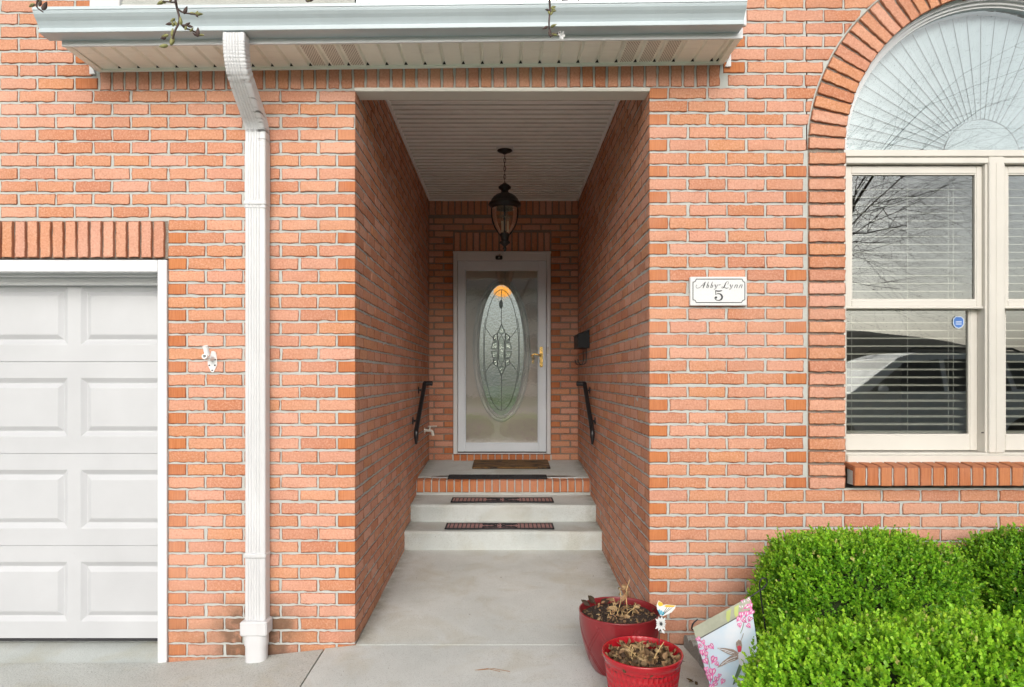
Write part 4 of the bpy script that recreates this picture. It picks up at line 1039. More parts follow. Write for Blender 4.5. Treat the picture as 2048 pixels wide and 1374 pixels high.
# ------------------------------------------------------------------ handrails
for side in (0, 1):
    if side: xw, xr, yt, yb_, zt2, zb2 = XR, XR - .042, 2.48, 1.94, 1.343, .955; s = 1
    else: xw, xr, yt, yb_, zt2, zb2 = XL, XL + .050, 2.60, 2.01, 1.345, .950; s = -1
    H = thing("handrail", (xw, (yt + yb_) / 2, 1.1), "black iron handrail sloping along the %s porch wall%s" % (("right", " below the mailbox") if side else ("left", " beside the faucet")), "handrail", "handrails beside the porch steps")
    m = MB(); r = .0195
    p = catmull([(xr, yt + .05, zt2 - .035), (xr, yt + .022, zt2 - .004), (xr, yt - .01, zt2), (xr, yt - .06, zt2 - .04), (xr, (yt + yb_) / 2, (zt2 + zb2) / 2 - .004), (xr, yb_ + .05, zb2 + .035), (xr, yb_ + .012, zb2), (xr, yb_ + .004, zb2 - .03)], 5)
    p = [(xr - s * .0, yt, zt2)] + [(xr, yt - (yt - yb_) * t, zt2 - (zt2 - zb2) * t) for t in np.linspace(.03, .97, 8)] + [(xr, yb_ + .004, zb2 - .012), (xr, yb_ + .006, zb2 - .04), (xr, yb_ + .006, zb2 - .10)]
    m.tube(p, [r] * 9 + [r * 1.05, r * .95, r * .45], 14)
    m.tube([(xr + s * .006, yt - .004, zt2), (xr - s * .055, yt + .02, zt2 + .001)], .021, 14)
    m.tube([(xr - s * .055, yt + .02, zt2 + .001), (xr - s * .064, yt + .024, zt2 + .001)], [.024, .024], 14)
    m.build("rail", BLACKIRON, H)
    for t in (.10, .74):
        c = Vector((xr, yt + (yb_ - yt) * t, zt2 + (zb2 - zt2) * t)); m = MB()
        m.lathe([(0, 0), (.034, 0), (.034, .005), (.014, .010), (0, .010)] if s < 0 else [(0, 0), (.034, 0), (.034, -.005), (.014, -.010), (0, -.010)], (xw + (.001 if s < 0 else -.001), c.y, c.z - .02), 20, axis='x')
        m.tube([(xw - s * .008, c.y, c.z - .02), (xr + s * .012, c.y, c.z - .018), (xr, c.y, c.z)], .008, 8); fixnormals(m.build("bracket", BLACKIRON, H))

# ------------------------------------------------------------------ wall mailbox with newspaper hooks
MX = thing("mailbox", (XR, 2.62, 1.67), "small black metal mailbox with paper hooks on the porch wall", "mailbox")
y0, y1, zb1, zt1_ = 2.45, 2.82, 1.665, 1.822
m = MB(); xo = XR - .102
m.slab([(XR - .002, y0, zb1), (xo, y0, zb1), (xo, y0, zt1_ - .040), (XR - .004, y0, zt1_ - .004)], (0, y1 - y0, 0)); m.build("box", MAILM, MX)
m = MB(); m.slab([(XR - .002, y0 - .006, zt1_ + .004), (XR - .002, y0 - .006, zt1_ - .002), (xo - .008, y0 - .006, zt1_ - .040), (xo - .008, y0 - .006, zt1_ - .034)], (0, y1 - y0 + .012, 0)); fixnormals(m.build("lid", MAILM, MX))
for yy in (y0 + .06, y1 - .07): m = MB(); m.tube(catmull([(XR - .025, yy, zb1 + .01), (XR - .022, yy, zb1 - .11), (XR - .045, yy, zb1 - .145), (XR - .085, yy, zb1 - .14), (XR - .10, yy, zb1 - .10)], 5), .0042, 6); m.build("newspaper_hook", BLACKIRON, MX)

# ------------------------------------------------------------------ faucet on the porch wall, doorbell camera
FA = thing("wall_faucet", (XL, 3.0, .88), "white outdoor faucet on the porch wall beside the handrail", "faucet")
PLW = simple("faucet_white", (.70, .68, .62), .4, .15)
yq_, zq = 2.98, .885
m = MB(); m.lathe([(0, .002), (.030, .002), (.030, .008), (.012, .012), (.012, .06), (0, .06)], (XL, yq_, zq), 14, axis='x')
m.tube(catmull([(XL + .045, yq_, zq), (XL + .075, yq_ - .01, zq - .006), (XL + .088, yq_ - .015, zq - .05)], 4), .013, 10); m.build("spout", PLW, FA)
m = MB(); m.tube([(XL + .05, yq_, zq), (XL + .058, yq_, zq + .042)], .006, 8); m.box((XL + .035, yq_ - .02, zq + .038), (XL + .125, yq_ + .02, zq + .046), bev=.004); m.build("tap_handle", PLW, FA)
CM = thing("security_camera", (Wx(998, YB - .07), YB - .04, Wz(516, YB)), "tiny black security camera on top of the storm door frame", "camera")
cxx, czz = Wx(998, YB - .06), Wz(516, YB - .06)
m = MB(); m.box((cxx - .036, YB - .092, czz - .018), (cxx + .036, YB - .048, czz + .022), bev=.010); m.build("body", BLACKPL, CM)
m = MB(); m.lathe([(0, 0), (.009, 0), (.010, .004)], (cxx, YB - .0935, czz), 14, axis='y'); m.build("lens", simple("lens_glass", (.3, .32, .33), .1), CM)
m = MB(); m.tube([(cxx + .006, YB - .06, czz + .02), (cxx + .006, YB - .0425, czz + .04)], .010, 8); m.build("mount", simple("mount_grey", (.35, .34, .31), .5), CM)

# ------------------------------------------------------------------ name plaque (white stone tablet)
sy = -.022
PL = thing("name_plaque", (Wx(1437, 0), 0, Wz(612)), "white stone plaque reading Abby-Lynn 5 on the brick beside the window", "sign")
k = N("plaque_stone"); c = k.coord(); k.bsdf(k.mix(k.ramp(k.noise(c, 260, 4, .8), .3, .7), (.56, .57, .57), (.72, .73, .73)), .7, k.bump(k.noise(c, 260, 3), .2, .002))
A_ = W(1380.3, 553.3, sy); B_ = W(1494.2, 611.3, sy)
m = MB(); m.box((A_.x, sy, B_.z), (B_.x, -.001, A_.z), bev=.004); m.build("tablet", k.m, PL)
ENG = simple("engraved_black", (.035, .037, .04), .6)
def sp(qx, qy): return W(1360 + qx / 12.494, 530 + qy / 12.491, sy)
def ribbon(m, pts, w, off=-.0016):
    if not hasattr(w, '__len__'): w = [w] * len(pts)
    Q = catmull([(p[0], p[1], 0) for p in pts], 5) if len(pts) > 2 else [Vector((p[0], p[1], 0)) for p in pts]
    w = [v * .92 for v in w]; ww = np.interp(np.linspace(0, 1, len(Q)), np.linspace(0, 1, len(w)), w)
    L = []; R = []
    for i, p in enumerate(Q):
        d = Q[min(i + 1, len(Q) - 1)] - Q[max(i - 1, 0)]; d = d.normalized() if d.length > 0 else Vector((1, 0, 0)); n_ = Vector((-d.y, d.x, 0)) * ww[i] / 2
        L.append(p + n_); R.append(p - n_)
    f = lambda p, o: sp(p.x, p.y) + Vector((0, o, 0))
    for i in range(len(Q) - 1): m.quad(f(L[i], off), f(L[i + 1], off), f(R[i + 1], off), f(R[i], off))
m = MB()
def arcp(cx, cy, r, a0, a1): return [(cx + r * math.cos(math.radians(a)), cy + r * math.sin(math.radians(a))) for a in np.linspace(a0, a1, 5)]
bp = [(400, 352), (1550, 352)] + [(1560, 390), (1585, 418), (1618, 430)] + [(1618, 868)] + [(1580, 880), (1552, 905), (1535, 938)] + [(400, 938)] + [(392, 905), (368, 878), (322, 868)] + [(322, 430)] + [(365, 420), (392, 392), (400, 352)]
for a, b in zip(bp[:-1], bp[1:]): ribbon(m, [a, b], 21)
m.build("border", ENG, PL)
m = MB(); T = 12
ribbon(m, [(425, 515), (408, 500), (398, 530), (405, 570), (450, 578), (520, 540), (590, 465), (632, 418)], [9, 10, 9, 10, 11, 10, 9, 9]); ribbon(m, [(635, 416), (605, 495), (572, 577)], [12, 30, 22]); ribbon(m, [(520, 512), (600, 506)], 9)
for dx_ in (0, 100):
    ribbon(m, [(712 + dx_, 416), (686 + dx_, 490), (660 + dx_, 570)], [10, 22, 14]); ribbon(m, [(668 + dx_, 525), (690 + dx_, 500), (716 + dx_, 512), (708 + dx_, 548), (684 + dx_, 572), (660 + dx_, 566)], [8, 8, 18, 18, 9, 9])
for dx_ in (0, 382):
    ribbon(m, [(856 + dx_, 512), (876 + dx_, 492), (884 + dx_, 530), (886 + dx_, 566)], [8, 18, 22, 12]); ribbon(m, [(934 + dx_, 492), (912 + dx_, 548), (878 + dx_, 598), (842 + dx_, 604)], [16, 13, 12, 16])
ribbon(m, [(958, 500), (1012, 492)], 15)
ribbon(m, [(1180, 482), (1208, 462), (1206, 424), (1176, 416), (1146, 440), (1118, 510), (1086, 566), (1050, 576), (1042, 552), (1076, 548), (1130, 572), (1172, 582), (1208, 562)], [9, 9, 9, 9, 18, 30, 20, 9, 9, 10, 16, 18, 9])
for dx_ in (0, 118):
    ribbon(m, [(1392 + dx_, 492), (1352 + dx_, 577)], [20, 14]); ribbon(m, [(1366 + dx_, 536), (1402 + dx_, 498), (1430 + dx_, 498)], 9); ribbon(m, [(1436 + dx_, 494), (1424 + dx_, 536), (1410 + dx_, 578)], [16, 20, 16])
m.build("lettering", ENG, PL)
m = MB()
ribbon(m, [(880, 640), (950, 652), (1010, 648), (1058, 626)], [26, 34, 30, 8]); ribbon(m, [(888, 635), (886, 742)], [18, 16])
ribbon(m, [(884, 742), (915, 722), (965, 716), (1020, 738), (1050, 790), (1038, 845), (1000, 876), (950, 884), (905, 872), (872, 840), (872, 805)], [12, 16, 24, 42, 50, 46, 30, 20, 18, 20, 24])
m.poly([sp(898 + 30 * math.cos(t), 812 + 28 * math.sin(t)) + Vector((0, -.002, 0)) for t in np.linspace(0, 2 * math.pi, 16, endpoint=False)])
m.build("house_number", ENG, PL)

# ------------------------------------------------------------------ flagpole bracket by the garage
FB = thing("flagpole_bracket", (Wx(423), 0, Wz(745)), "white metal flagpole bracket screwed to the bricks between garage and downspout", "bracket")
MWH = simple("bracket_white", (.78, .79, .79), .35, .06)
def fb(qx, qy, y): return W(390 + qx / 17.17, 680 + qy / 17.17, y)
m = MB(); m.slab([fb(a, b, -.006) for a, b in ((560, 390), (620, 375), (690, 410), (725, 500), (755, 780), (750, 850), (640, 1090), (590, 1110), (545, 1080), (440, 860), (435, 760), (520, 560))], (0, .007, 0)); fixnormals(m.build("plate", MWH, FB))
for a, b in ((490, 873), (685, 870), (590, 1043), (690, 670)): m = MB(); p = fb(a, b, -.0065); m.lathe([(0, -.001), (.0042, -.001), (.0042, 0)], p, 12, axis='y'); m.build("screw", DARKM, FB)
m = MB(); p0, p1 = fb(600, 640, -.006), fb(440, 640, -.065); m.tube([p0, p1], [.013, .013], 14)
def socket(a, b, rin, rout, L):
    d = (Vector(b) - Vector(a)).normalized(); a = Vector(a); e = a + d * L; mm = m
    r = d.orthogonal().normalized(); s_ = d.cross(r); n = 18; vs = []
    for (c_, rad) in ((a, rout), (e, rout), (e, rin), (a, rin)): vs += [c_ + (r * math.cos(2 * math.pi * k / n) + s_ * math.sin(2 * math.pi * k / n)) * rad for k in range(n)]
    fs = [(i * n + k, i * n + (k + 1) % n, ((i + 1) % 4) * n + (k + 1) % n, ((i + 1) % 4) * n + k) for i in range(4) for k in range(n)]; mm.add(vs, fs, 0, False)
q0 = fb(440, 630, -.058); socket(q0, q0 + Vector((-.02, -1, .25)), .0095, .0135, .040)
q1 = fb(430, 520, -.060); socket(q1, q1 + Vector((-.10, -.35, 1)), .0095, .0135, .050)
fixnormals(m.build("pole_socket", MWH, FB))

# ------------------------------------------------------------------ mats
MATB = simple("mat_rubber", (.013, .014, .017), .75, .3, 60, .4, 200); MATR = simple("mat_mauve", (.34, .19, .18), .95, .25, 80, .5, 220)
def step_mat(cx, cy, z, w, d, label, slope=0., worn=False):
    t = thing("step_mat", (cx, cy, z), label, "step mat", "rubber mats on the porch steps")
    m = MB(); m.box((cx - w / 2 + .004, cy - d / 2 + .004, z + .001), (cx + w / 2 - .004, cy + d / 2 - .004, z + .006)); m.build("inlay", MATB if worn else MATR, t)
    m = MB(); zt, zb = z + .0095, z
    for (a, b, c, e) in ((-w / 2, w / 2, -d / 2, -d / 2 + .014), (-w / 2, w / 2, d / 2 - .014, d / 2), (-w / 2, -w / 2 + .014, -d / 2, d / 2), (w / 2 - .014, w / 2, -d / 2, d / 2)):
        m.box((cx + a, cy + c, zb), (cx + b, cy + e, zt), bev=.002)
    n = 26; cw = .15
    for i in range(1, n):
        x = -w / 2 + w * i / n
        if abs(x) < cw: continue
        m.box((cx + x - .004, cy - d / 2 + .012, z + .004), (cx + x + .004, cy + d / 2 - .012, zt - .001))
    for i in range(1, 4):
        for sg in (-1, 1):
            if i % 2: m.box((cx + (cw if sg > 0 else -w / 2 + .012), cy - d / 2 + d * i / 4 - .002, z + .004), (cx + (w / 2 - .012 if sg > 0 else -cw), cy - d / 2 + d * i / 4 + .002, zt - .003))
    for s in (-1, 1):                          # scrollwork in the middle
        for k_, r0 in ((.035, .032), (.075, .034), (.115, .030)):
            for q in (-1, 1): m.tube([(cx + s * k_ + r0 * (1 - tt / 9) * math.cos(tt * 1.1 * q), cy + q * d * .20 + r0 * .9 * (1 - tt / 9) * math.sin(tt * 1.1 * q), zt - .002) for tt in np.linspace(0, 6.2, 16)], .0042, 5)
        m.tube([(cx + s * .02, cy, zt - .002), (cx + s * .14, cy - d * .4, zt - .002)], .004, 5); m.tube([(cx + s * .02, cy, zt - .002), (cx + s * .14, cy + d * .4, zt - .002)], .004, 5)
    m.build("grille", MATB, t)
    return t
def mat_at(x0, x1, yf, yk, z, label, worn=False): return step_mat((x0 + x1) / 2, (yf + yk) / 2, z, x1 - x0, yk - yf, label, worn=worn)
ya, yb2 = S1 + .055, S1 + .235
mat_at(Wx(889, ya), Wx(1109, ya), ya, yb2 + .02, .2045, "rubber step mat with mauve bars on the lowest porch step")
ya = S2 + .06; mat_at(Wx(901, ya), Wx(1108, ya), ya, ya + .20, .3515, "rubber step mat with mauve bars on the middle porch step")
ya = S3 + .012; t3 = mat_at(Wx(895, ya), Wx(1095, ya), ya, ya + .16, .499, "worn dark rubber mat along the brick edge of the landing", worn=True)
for ch in t3.children:
    for v_ in ch.data.vertices: v_.co.z += (v_.co.y + .08) * .062
k = N("coir_mat"); c = k.coord()
col = k.mix(k.noise(c, 90, 4, .8), (.10, .052, .016), (.24, .135, .048)); col = k.mix(k.ramp(k.noise(k.map(c, (3, 9, 1)), 2.2, 3, .6, .8), .50, .60, 0, .9), col, (.025, .018, .014)); col = k.mix(k.ramp(k.noise(k.map(c, (2.5, 14, 1)), 1.6, 2), .60, .70, 0, .8), col, (.42, .27, .15))
k.bsdf(col, .98, k.bump(k.noise(c, 240, 3, .8), 1, .006))
DM = MB(); a, b = Wx(944, 2.86), Wx(1101, 2.86); v0 = len(DM.v)
DM.box((a, 2.86, .530), (b, 3.28, .547), bev=.005)
for q in range(v0, len(DM.v)): p = DM.v[q]; DM.v[q] = (p[0], p[1], p[2] + (p[1] - 2.86) * .049 - .001)
DM.build("doormat", k.m, label="brown coir doormat with a dark print lying before the storm door", cat="doormat", loc=((a + b) / 2, 3.0, .53))

# ------------------------------------------------------------------ red flower pots
def pot_mesh(prof, c, pat, nseg=220):
    """prof: (r,z) from foot up over the rim and down inside; pat(theta,z,rowindex)->radius offset"""
    m = MB(); vs = []; fs = []
    for j, (r, z) in enumerate(prof):
        for k in range(nseg):
            t = 2 * math.pi * k / nseg; rr = r + pat(t, z, j); vs.append((c[0] + rr * math.cos(t), c[1] + rr * math.sin(t), c[2] + z))
    for j in range(len(prof) - 1):
        for k in range(nseg): fs.append((j * nseg + k, j * nseg + (k + 1) % nseg, (j + 1) * nseg + (k + 1) % nseg, (j + 1) * nseg + k))
    m.add(vs, fs, 0, True); m.add([(c[0], c[1], c[2] + prof[0][1])] , []); return m
def red(name, a, b, rough):
    k = N(name); c = k.coord(); col = k.mix(k.ramp(k.noise(c, 5, 3), .3, .7), a, b); col = k.mix(k.ramp(k.noise(c, 30, 5, .7), .62, .8, 0, .35), col, (.42, .12, .10))
    bb = k.bsdf(col, rough, None); bb.inputs['Coat Weight'].default_value = .35; bb.inputs['Coat Roughness'].default_value = .12; return k.m
k = N("potting_soil"); c = k.coord(); col = k.mix(k.noise(c, 70, 5, .8), (.022, .014, .010), (.11, .075, .055))
col = k.mix(k.ramp(k.n('TexVoronoi', Vector=c, Scale=95).outputs['Distance'], .16, .10, 0, 1), col, (.62, .58, .52)); k.bsdf(col, .95, k.bump(k.noise(c, 90, 5, .9), 1, .02)); SOILM = k.m
def soil(m, c, r, z):
    n, q = 40, 10; vs = [(c[0], c[1], c[2] + z)]; fs = []
    for i in range(1, q + 1):
        for k in range(n):
            t = 2 * math.pi * k / n; rr = r * i / q; vs.append((c[0] + rr * math.cos(t), c[1] + rr * math.sin(t), c[2] + z + rng.normal(0, .004) + .012 * (1 - (i / q) ** 2)))
    for k in range(n): fs.append((0, 1 + k, 1 + (k + 1) % n))
    for i in range(q - 1):
        for k in range(n): fs.append((1 + i * n + k, 1 + (i + 1) * n + k, 1 + (i + 1) * n + (k + 1) % n, 1 + i * n + (k + 1) % n))
    m.add(vs, fs, 0, True)
P1 = (.553, -.270, walk_z(.55, -.27)); H1 = .284
POT1 = thing("flower_pot", P1, "large dark red pot with crossing groove pattern against the porch corner", "flower pot", "red flower pots by the walk")
prof = [(.118, 0.)] + [(.122 + .072 * math.sin(math.pi / 2 * min(1, (z / H1) ** .8 * 1.0)) , z) for z in np.linspace(.004, H1 - .006, 60)] + [(.1955, H1 - .003), (.1945, H1), (.189, H1 + .001), (.187, H1 - .004), (.185, H1 - .05)]
def pat1(t, z, j):
    if z < .012 or z > H1 - .03 or j > 60: return 0
    o = 0; n = 7
    for s in (1, -1):
        u = (t * n / (2 * math.pi) + s * z * 4.2) % 1.0
        for q in (.46, .56): d = abs(u - q) * .19; o = min(o, -.0055 * max(0, 1 - d / .0042))
    return o
bodm = pot_mesh(prof, P1, pat1, 420); bodm.build("pot_body", red("pot_glaze_dark", (.17, .012, .016), (.24, .018, .022), .30), POT1)
m = MB(); soil(m, P1, .1865, H1 - .034); m.build("soil", SOILM, POT1)
P2 = (.583, -.662, walk_z(.58, -.66)); H2 = .252
POT2 = thing("flower_pot", P2, "bright red hammered pot full of dry leaves nearest the camera", "flower pot", "red flower pots by the walk")
prof = [(.125, 0.)] + [(.128 + .036 * (z / H2) ** .8, z) for z in np.linspace(.004, H2 - .03, 56)] + [(.1640, H2 - .026), (.1668, H2 - .020), (.1690, H2 - .010), (.1700, H2 - .004), (.1690, H2), (.163, H2 + .001), (.161, H2 - .004), (.157, H2 - .05)]
def pat2(t, z, j):
    if z > H2 - .036 or z < .01: return 0
    row = z / .030; ri = math.floor(row); u = (t * 46 / (2 * math.pi) + .5 * (ri % 2)) % 1.0 - .5; v = (row - ri) - .5
    return -.0050 * max(0, 1 - (u / .5) ** 2) * max(0, 1 - (v / .52) ** 2)
pot_mesh(prof, P2, pat2, 460).build("pot_body", red("pot_glaze_bright", (.36, .008, .016), (.44, .014, .022), .26), POT2)
m = MB(); soil(m, P2, .159, H2 - .045); m.build("soil", SOILM, POT2)

# dry plants and leaf litter
DRY = leaf_mat("dry_leaf", (.050, .030, .020), (.34, .19, .095), (.50, .36, .19), .12, .8)
STRAW = simple("dry_stem", (.62, .44, .20), .7, .35, 25)
def leafmesh(name, items, mtl, parent=None, **kw):
    """items: list of (pos, axis, side, length, width, curl, (r,g,b))"""
    P = []; Fc = []; C = []
    for (p, a, s, l, w, cu, colr) in items:
        p, a, s = Vector(p), Vector(a).normalized(), Vector(s); s = (s - a * s.dot(a)).normalized(); n = a.cross(s); o = len(P)
        for (t, h) in ((0, .05), (.35, .5), (.7, .38), (1, 0)):
            c = p + a * l * t + n * cu * l * (t * t)
            P += [c + s * w * h + n * w * .35 * h, c - n * w * .12 * h, c - s * w * h + n * w * .35 * h]; C += [colr] * 3
        for i in range(3):
            b = o + i * 3; Fc += [(b, b + 1, b + 4, b + 3), (b + 1, b + 2, b + 5, b + 4)]
    me = bpy.data.meshes.new(name); org = ORG[parent.name] if parent else Vector(kw.get('loc', (0, 0, 0)))
    me.from_pydata([tuple(q - org) for q in P], [], Fc); me.materials.append(mtl)
    at = me.attributes.new('lf', 'FLOAT_COLOR', 'POINT'); at.data.foreach_set('color', np.array([(*c, 1) for c in C]).ravel())
    o = bpy.data.objects.new(name, me); COL.objects.link(o)
    if parent: o.parent = parent
    else: o.location = org
    ORG[o.name] = org; me.update(); return tag(o, kw.get('label'), kw.get('cat'), kw.get('group'), kw.get('kind'))
def rv(): v = Vector(rng.normal(0, 1, 3)); return v.normalized()
def litter(c, r, z, n, lo, hi, warm=.5):
    it = []
    for i in range(n):
        t = rng.uniform(0, 6.283); q = r * math.sqrt(rng.random()); p = Vector((c[0] + q * math.cos(t), c[1] + q * math.sin(t), c[2] + z + rng.uniform(0, .016)))
        a = rv(); a.z = abs(a.z) * .5; it.append((p, a, rv(), rng.uniform(lo, hi), rng.uniform(.35, .7) * hi, rng.uniform(-.5, .8), (rng.random() ** 1.6 * warm * 1.7, .8 * rng.random() ** 4, 0)))
    return it
leafmesh("leaf_litter", litter(P1, .17, H1 - .026, 130, .010, .026, .6), DRY, None, label="brown leaf bits lying on the soil of the dark red pot", cat="leaf litter", kind="stuff", loc=P1)
leafmesh("leaf_litter", litter(P2, .148, H2 - .034, 330, .014, .038, .55), DRY, None, label="crumpled dry leaves filling the bright red pot", cat="leaf litter", kind="stuff", loc=P2)
def dead_plant(c, z, stems, label, leaves):
    t = thing("dried_plant", (c[0], c[1], c[2] + z), label, "plant", "dead plants in the red pots")
    m = MB(); it = []
    for (bx, by, tx, ty, tz, r) in stems:
        a = Vector((c[0] + bx, c[1] + by, c[2] + z - .01)); b = Vector((c[0] + tx, c[1] + ty, c[2] + z + tz)); md = a.lerp(b, .5) + Vector((rng.normal(0, .01), rng.normal(0, .01), tz * .12))
        p = catmull([a, md, b], 5); m.tube(p, list(np.linspace(r, r * .6, len(p))), 5)
        for k in range(leaves):
            q = p[rng.integers(2, len(p))]; d = rv(); d.z = -abs(d.z) * .6 + .1; it.append((q, d, rv(), rng.uniform(.018, .038), rng.uniform(.012, .024), rng.uniform(-.9, .9), (rng.uniform(.4, 1), rng.uniform(0, .8), 0)))
    m.build("stem", STRAW, t); [leafmesh("dry_leaf", [q_], DRY, t) for q_ in it]; return t
st1 = [(.02, -.0, .03, -.01, .175, .0026), (-.02, 0, -.005, .02, .125, .0022)]
st1 = [(.045, .02, .055, .03, .165, .0024), (-.015, 0, .005, .02, .13, .0022), (-.045, -.03, -.05, -.02, .05, .002), (-.04, -.02, -.03, .01, .06, .002), (.02, -.03, .03, -.04, .06, .002), (.0, .01, -.02, .05, .07, .002), (.03, -.01, .07, -.03, .05, .002), (.06, -.02, .08, 0, .06, .002), (-.03, -.05, -.06, -.06, .03, .002), (.03, -.05, .0, -.07, .03, .002)]
dead_plant(P1, H1 - .03, st1, "withered tan plant with two tall straw stems in the dark red pot", 5)
st2 = []
for i in range(15):
    a, b = rng.normal(-.015, .020), rng.normal(.0, .020); st2.append((a, b, a + rng.normal(0, .03), b + rng.normal(0, .025), rng.uniform(.03, .075), rng.uniform(.002, .0036)))
st2 += [(.03, -.03, .085, -.03, .09, .0026), (-.02, -.06, .05, -.045, .03, .002)]
dead_plant(P2, H2 - .04, st2, "stubble of cut dry stems in the bright red pot", 2)
leafmesh("fallen_leaf", [((.42, .02, walk_z(.42, -.1) + .20), (.5, .2, .2), (0, 1, .3), .05, .035, .5, (.05, 0, 0))] , DRY, None) if False else None

# ------------------------------------------------------------------ butterfly stake in the front pot
by = -.60
def bz(qx, qy): return W(1120 + qx / 5.631, 1130 + qy / 5.631, by)
BF = thing("butterfly_stake", tuple(W(1316, 1322, by)), "painted metal butterfly and daisy on a wire stake in the bright red pot", "garden stake")
m = MB(); m.tube([bz(1100, 1120), bz(1115, 900), bz(1122, 760)], .0018, 6); m.build("stake", simple("stake_wire", (.08, .07, .08), .5, metal=.5), BF)
BW = simple("enamel_white", (.74, .75, .75), .35, .05); BY_ = simple("enamel_yellow", (.75, .50, .05), .4, .1); BB = simple("enamel_blue", (.02, .38, .55), .4, .15); BK = simple("enamel_grey", (.06, .065, .07), .5)
def shp(m, pts, y, mi=0, t=.002): m.slab([bz(a, b) + Vector((0, y, 0)) for a, b in pts], (0, t, 0), mi)
m = MB()
shp(m, [(1130, 570), (1095, 500), (1090, 450), (1110, 400), (1150, 425), (1165, 450), (1200, 445), (1250, 450), (1305, 455), (1295, 490), (1255, 535), (1210, 555), (1165, 575)], 0, 0)
shp(m, [(1100, 440), (1112, 408), (1150, 425), (1163, 450), (1140, 462), (1118, 465)], -.0018, 1); shp(m, [(1172, 462), (1200, 448), (1298, 457), (1280, 472), (1200, 474)], -.0018, 1)
for a, b, c_, d in ((1105, 505, 1125, 555), (1120, 500, 1138, 560), (1142, 512, 1150, 565), (1160, 525, 1165, 562)): shp(m, [(a - 6, b), (a + 6, b), (c_ + 4, d), (c_ - 4, d)], -.0018, 2)
for a, b in ((1200, 478), (1230, 480), (1262, 478)): shp(m, [(a, b), (a + 5, b), (1150, 570), (1146, 566)], -.0012, 3)
fixnormals(m.build("butterfly", [BW, BY_, BB, BK], BF))
m = MB(); cx_, cy_ = 1140, 665
for i in range(13):
    t = 2 * math.pi * i / 13; r0, r1 = 16, 88 if abs(math.sin(t)) > .5 else 58; u = (math.cos(t), math.sin(t)); v = (-u[1], u[0]); wv = 15
    shp(m, [(cx_ + u[0] * r0, cy_ + u[1] * r0), (cx_ + u[0] * r1 * .6 + v[0] * wv, cy_ + u[1] * r1 * .6 + v[1] * wv), (cx_ + u[0] * r1, cy_ + u[1] * r1), (cx_ + u[0] * r1 * .6 - v[0] * wv, cy_ + u[1] * r1 * .6 - v[1] * wv)], .002, 0)
shp(m, [(cx_ + 14 * math.cos(t), cy_ + 14 * math.sin(t)) for t in np.linspace(0, 2 * math.pi, 12, endpoint=False)], -.001, 1)
shp(m, [(cx_ + 50 * math.cos(t), cy_ + 84 * math.sin(t)) for t in np.linspace(0, 2 * math.pi, 24, endpoint=False)], .0055, 1, .001)
shp(m, [(1140, 720), (1175, 745), (1180, 775), (1150, 760)], .001, 0)
fixnormals(m.build("daisy", [BW, BK], BF))

# ------------------------------------------------------------------ leaning garden flag
FY = -.62
def fz(zx, zy, o=0.): return W(1328 + zx / 2.8444, 894 + zy / 2.8444, FY + o)
GF = thing("garden_flag", tuple(fz(560, 1300)), "leaning garden flag printed with a hummingbird and pink blossoms beside the clipped bushes", "flag")
m = MB(); R_ = .0032
m.tube(catmull([fz(192, 980), fz(165, 1005), fz(158, 1035), fz(172, 1036)], 5) + [fz(330, 946), fz(490, 852), fz(552, 812)] + catmull([fz(565, 804), fz(586, 775), fz(578, 748), fz(556, 750), fz(543, 775), fz(545, 810)], 5) + [fz(556, 890), fz(570, 985, .0), fz(612, 1330, .0), fz(625, 1420, 0)], R_, 7); m.build("flag_stand", BLACKIRON, GF)
TL, Uv, Wv = (165, 1030), (325, -178), (128, 430)
def fl(a, b): return (TL[0] + Uv[0] * a + Wv[0] * b - 62 * a * b, TL[1] + Uv[1] * a + Wv[1] * b + 10 * a * b)
def flw(zx, zy):                                # cloth bulge at a zoom pixel
    return .010 * math.sin(zx * .012) + .006 * math.sin(zy * .013 + zx * .02) - .010
k = N("flag_print"); c = k.coord()
kk = k.ramp(k.noise(c, 7, 3), .35, .7)
b_ = k.bsdf(k.mix(kk, (.55, .72, .86), (.80, .82, .86)), .75)
SKYF = k.m
k = N("flag_sleeve"); c = k.coord(); k.bsdf(k.mix(k.noise(c, 40, 4), (.32, .34, .26), (.52, .53, .42)), .8); SLV = k.m
m = MB(); nx, ny = 16, 20; vs = []; fs = []
for j in range(ny + 1):
    for i in range(nx + 1):
        p = fl(i / nx, j / ny); vs.append(fz(p[0], p[1], flw(*p)))
fs = [(j * (nx + 1) + i, j * (nx + 1) + i + 1, (j + 1) * (nx + 1) + i + 1, (j + 1) * (nx + 1) + i) for j in range(ny) for i in range(nx)]
m.add(vs, fs, 0, True); CL = m.build("flag_cloth", SKYF, GF)
def decal(m, pts, o, mi=0):
    c = (sum(p[0] for p in pts) / len(pts), sum(p[1] for p in pts) / len(pts)); n = len(pts)
    vs = [fz(c[0], c[1], flw(*c) - o)] + [fz(a, b, flw(a, b) - o) for a, b in pts]; m.add(vs, [(0, 1 + i, 1 + (i + 1) % n) for i in range(n)], mi)
m = MB()
for i in range(16):
    a0, a1 = i / 16, (i + 1) / 16
    t0, t1 = fl(a0, -.005), fl(a1, -.005); b0, b1 = fl(a0, .155), fl(a1, .155)
    m.quad(fz(*t0, flw(*t0) - .004), fz(*t1, flw(*t1) - .004), fz(*b1, flw(*b1) - .0025), fz(*b0, flw(*b0) - .0025)); 
    m.quad(fz(*b0, flw(*b0) - .0026), fz(*b1, flw(*b1) - .0026), fz(b1[0] + 1, b1[1] + 6, flw(*b1) - .001), fz(b0[0] + 1, b0[1] + 6, flw(*b0) - .001), 1)
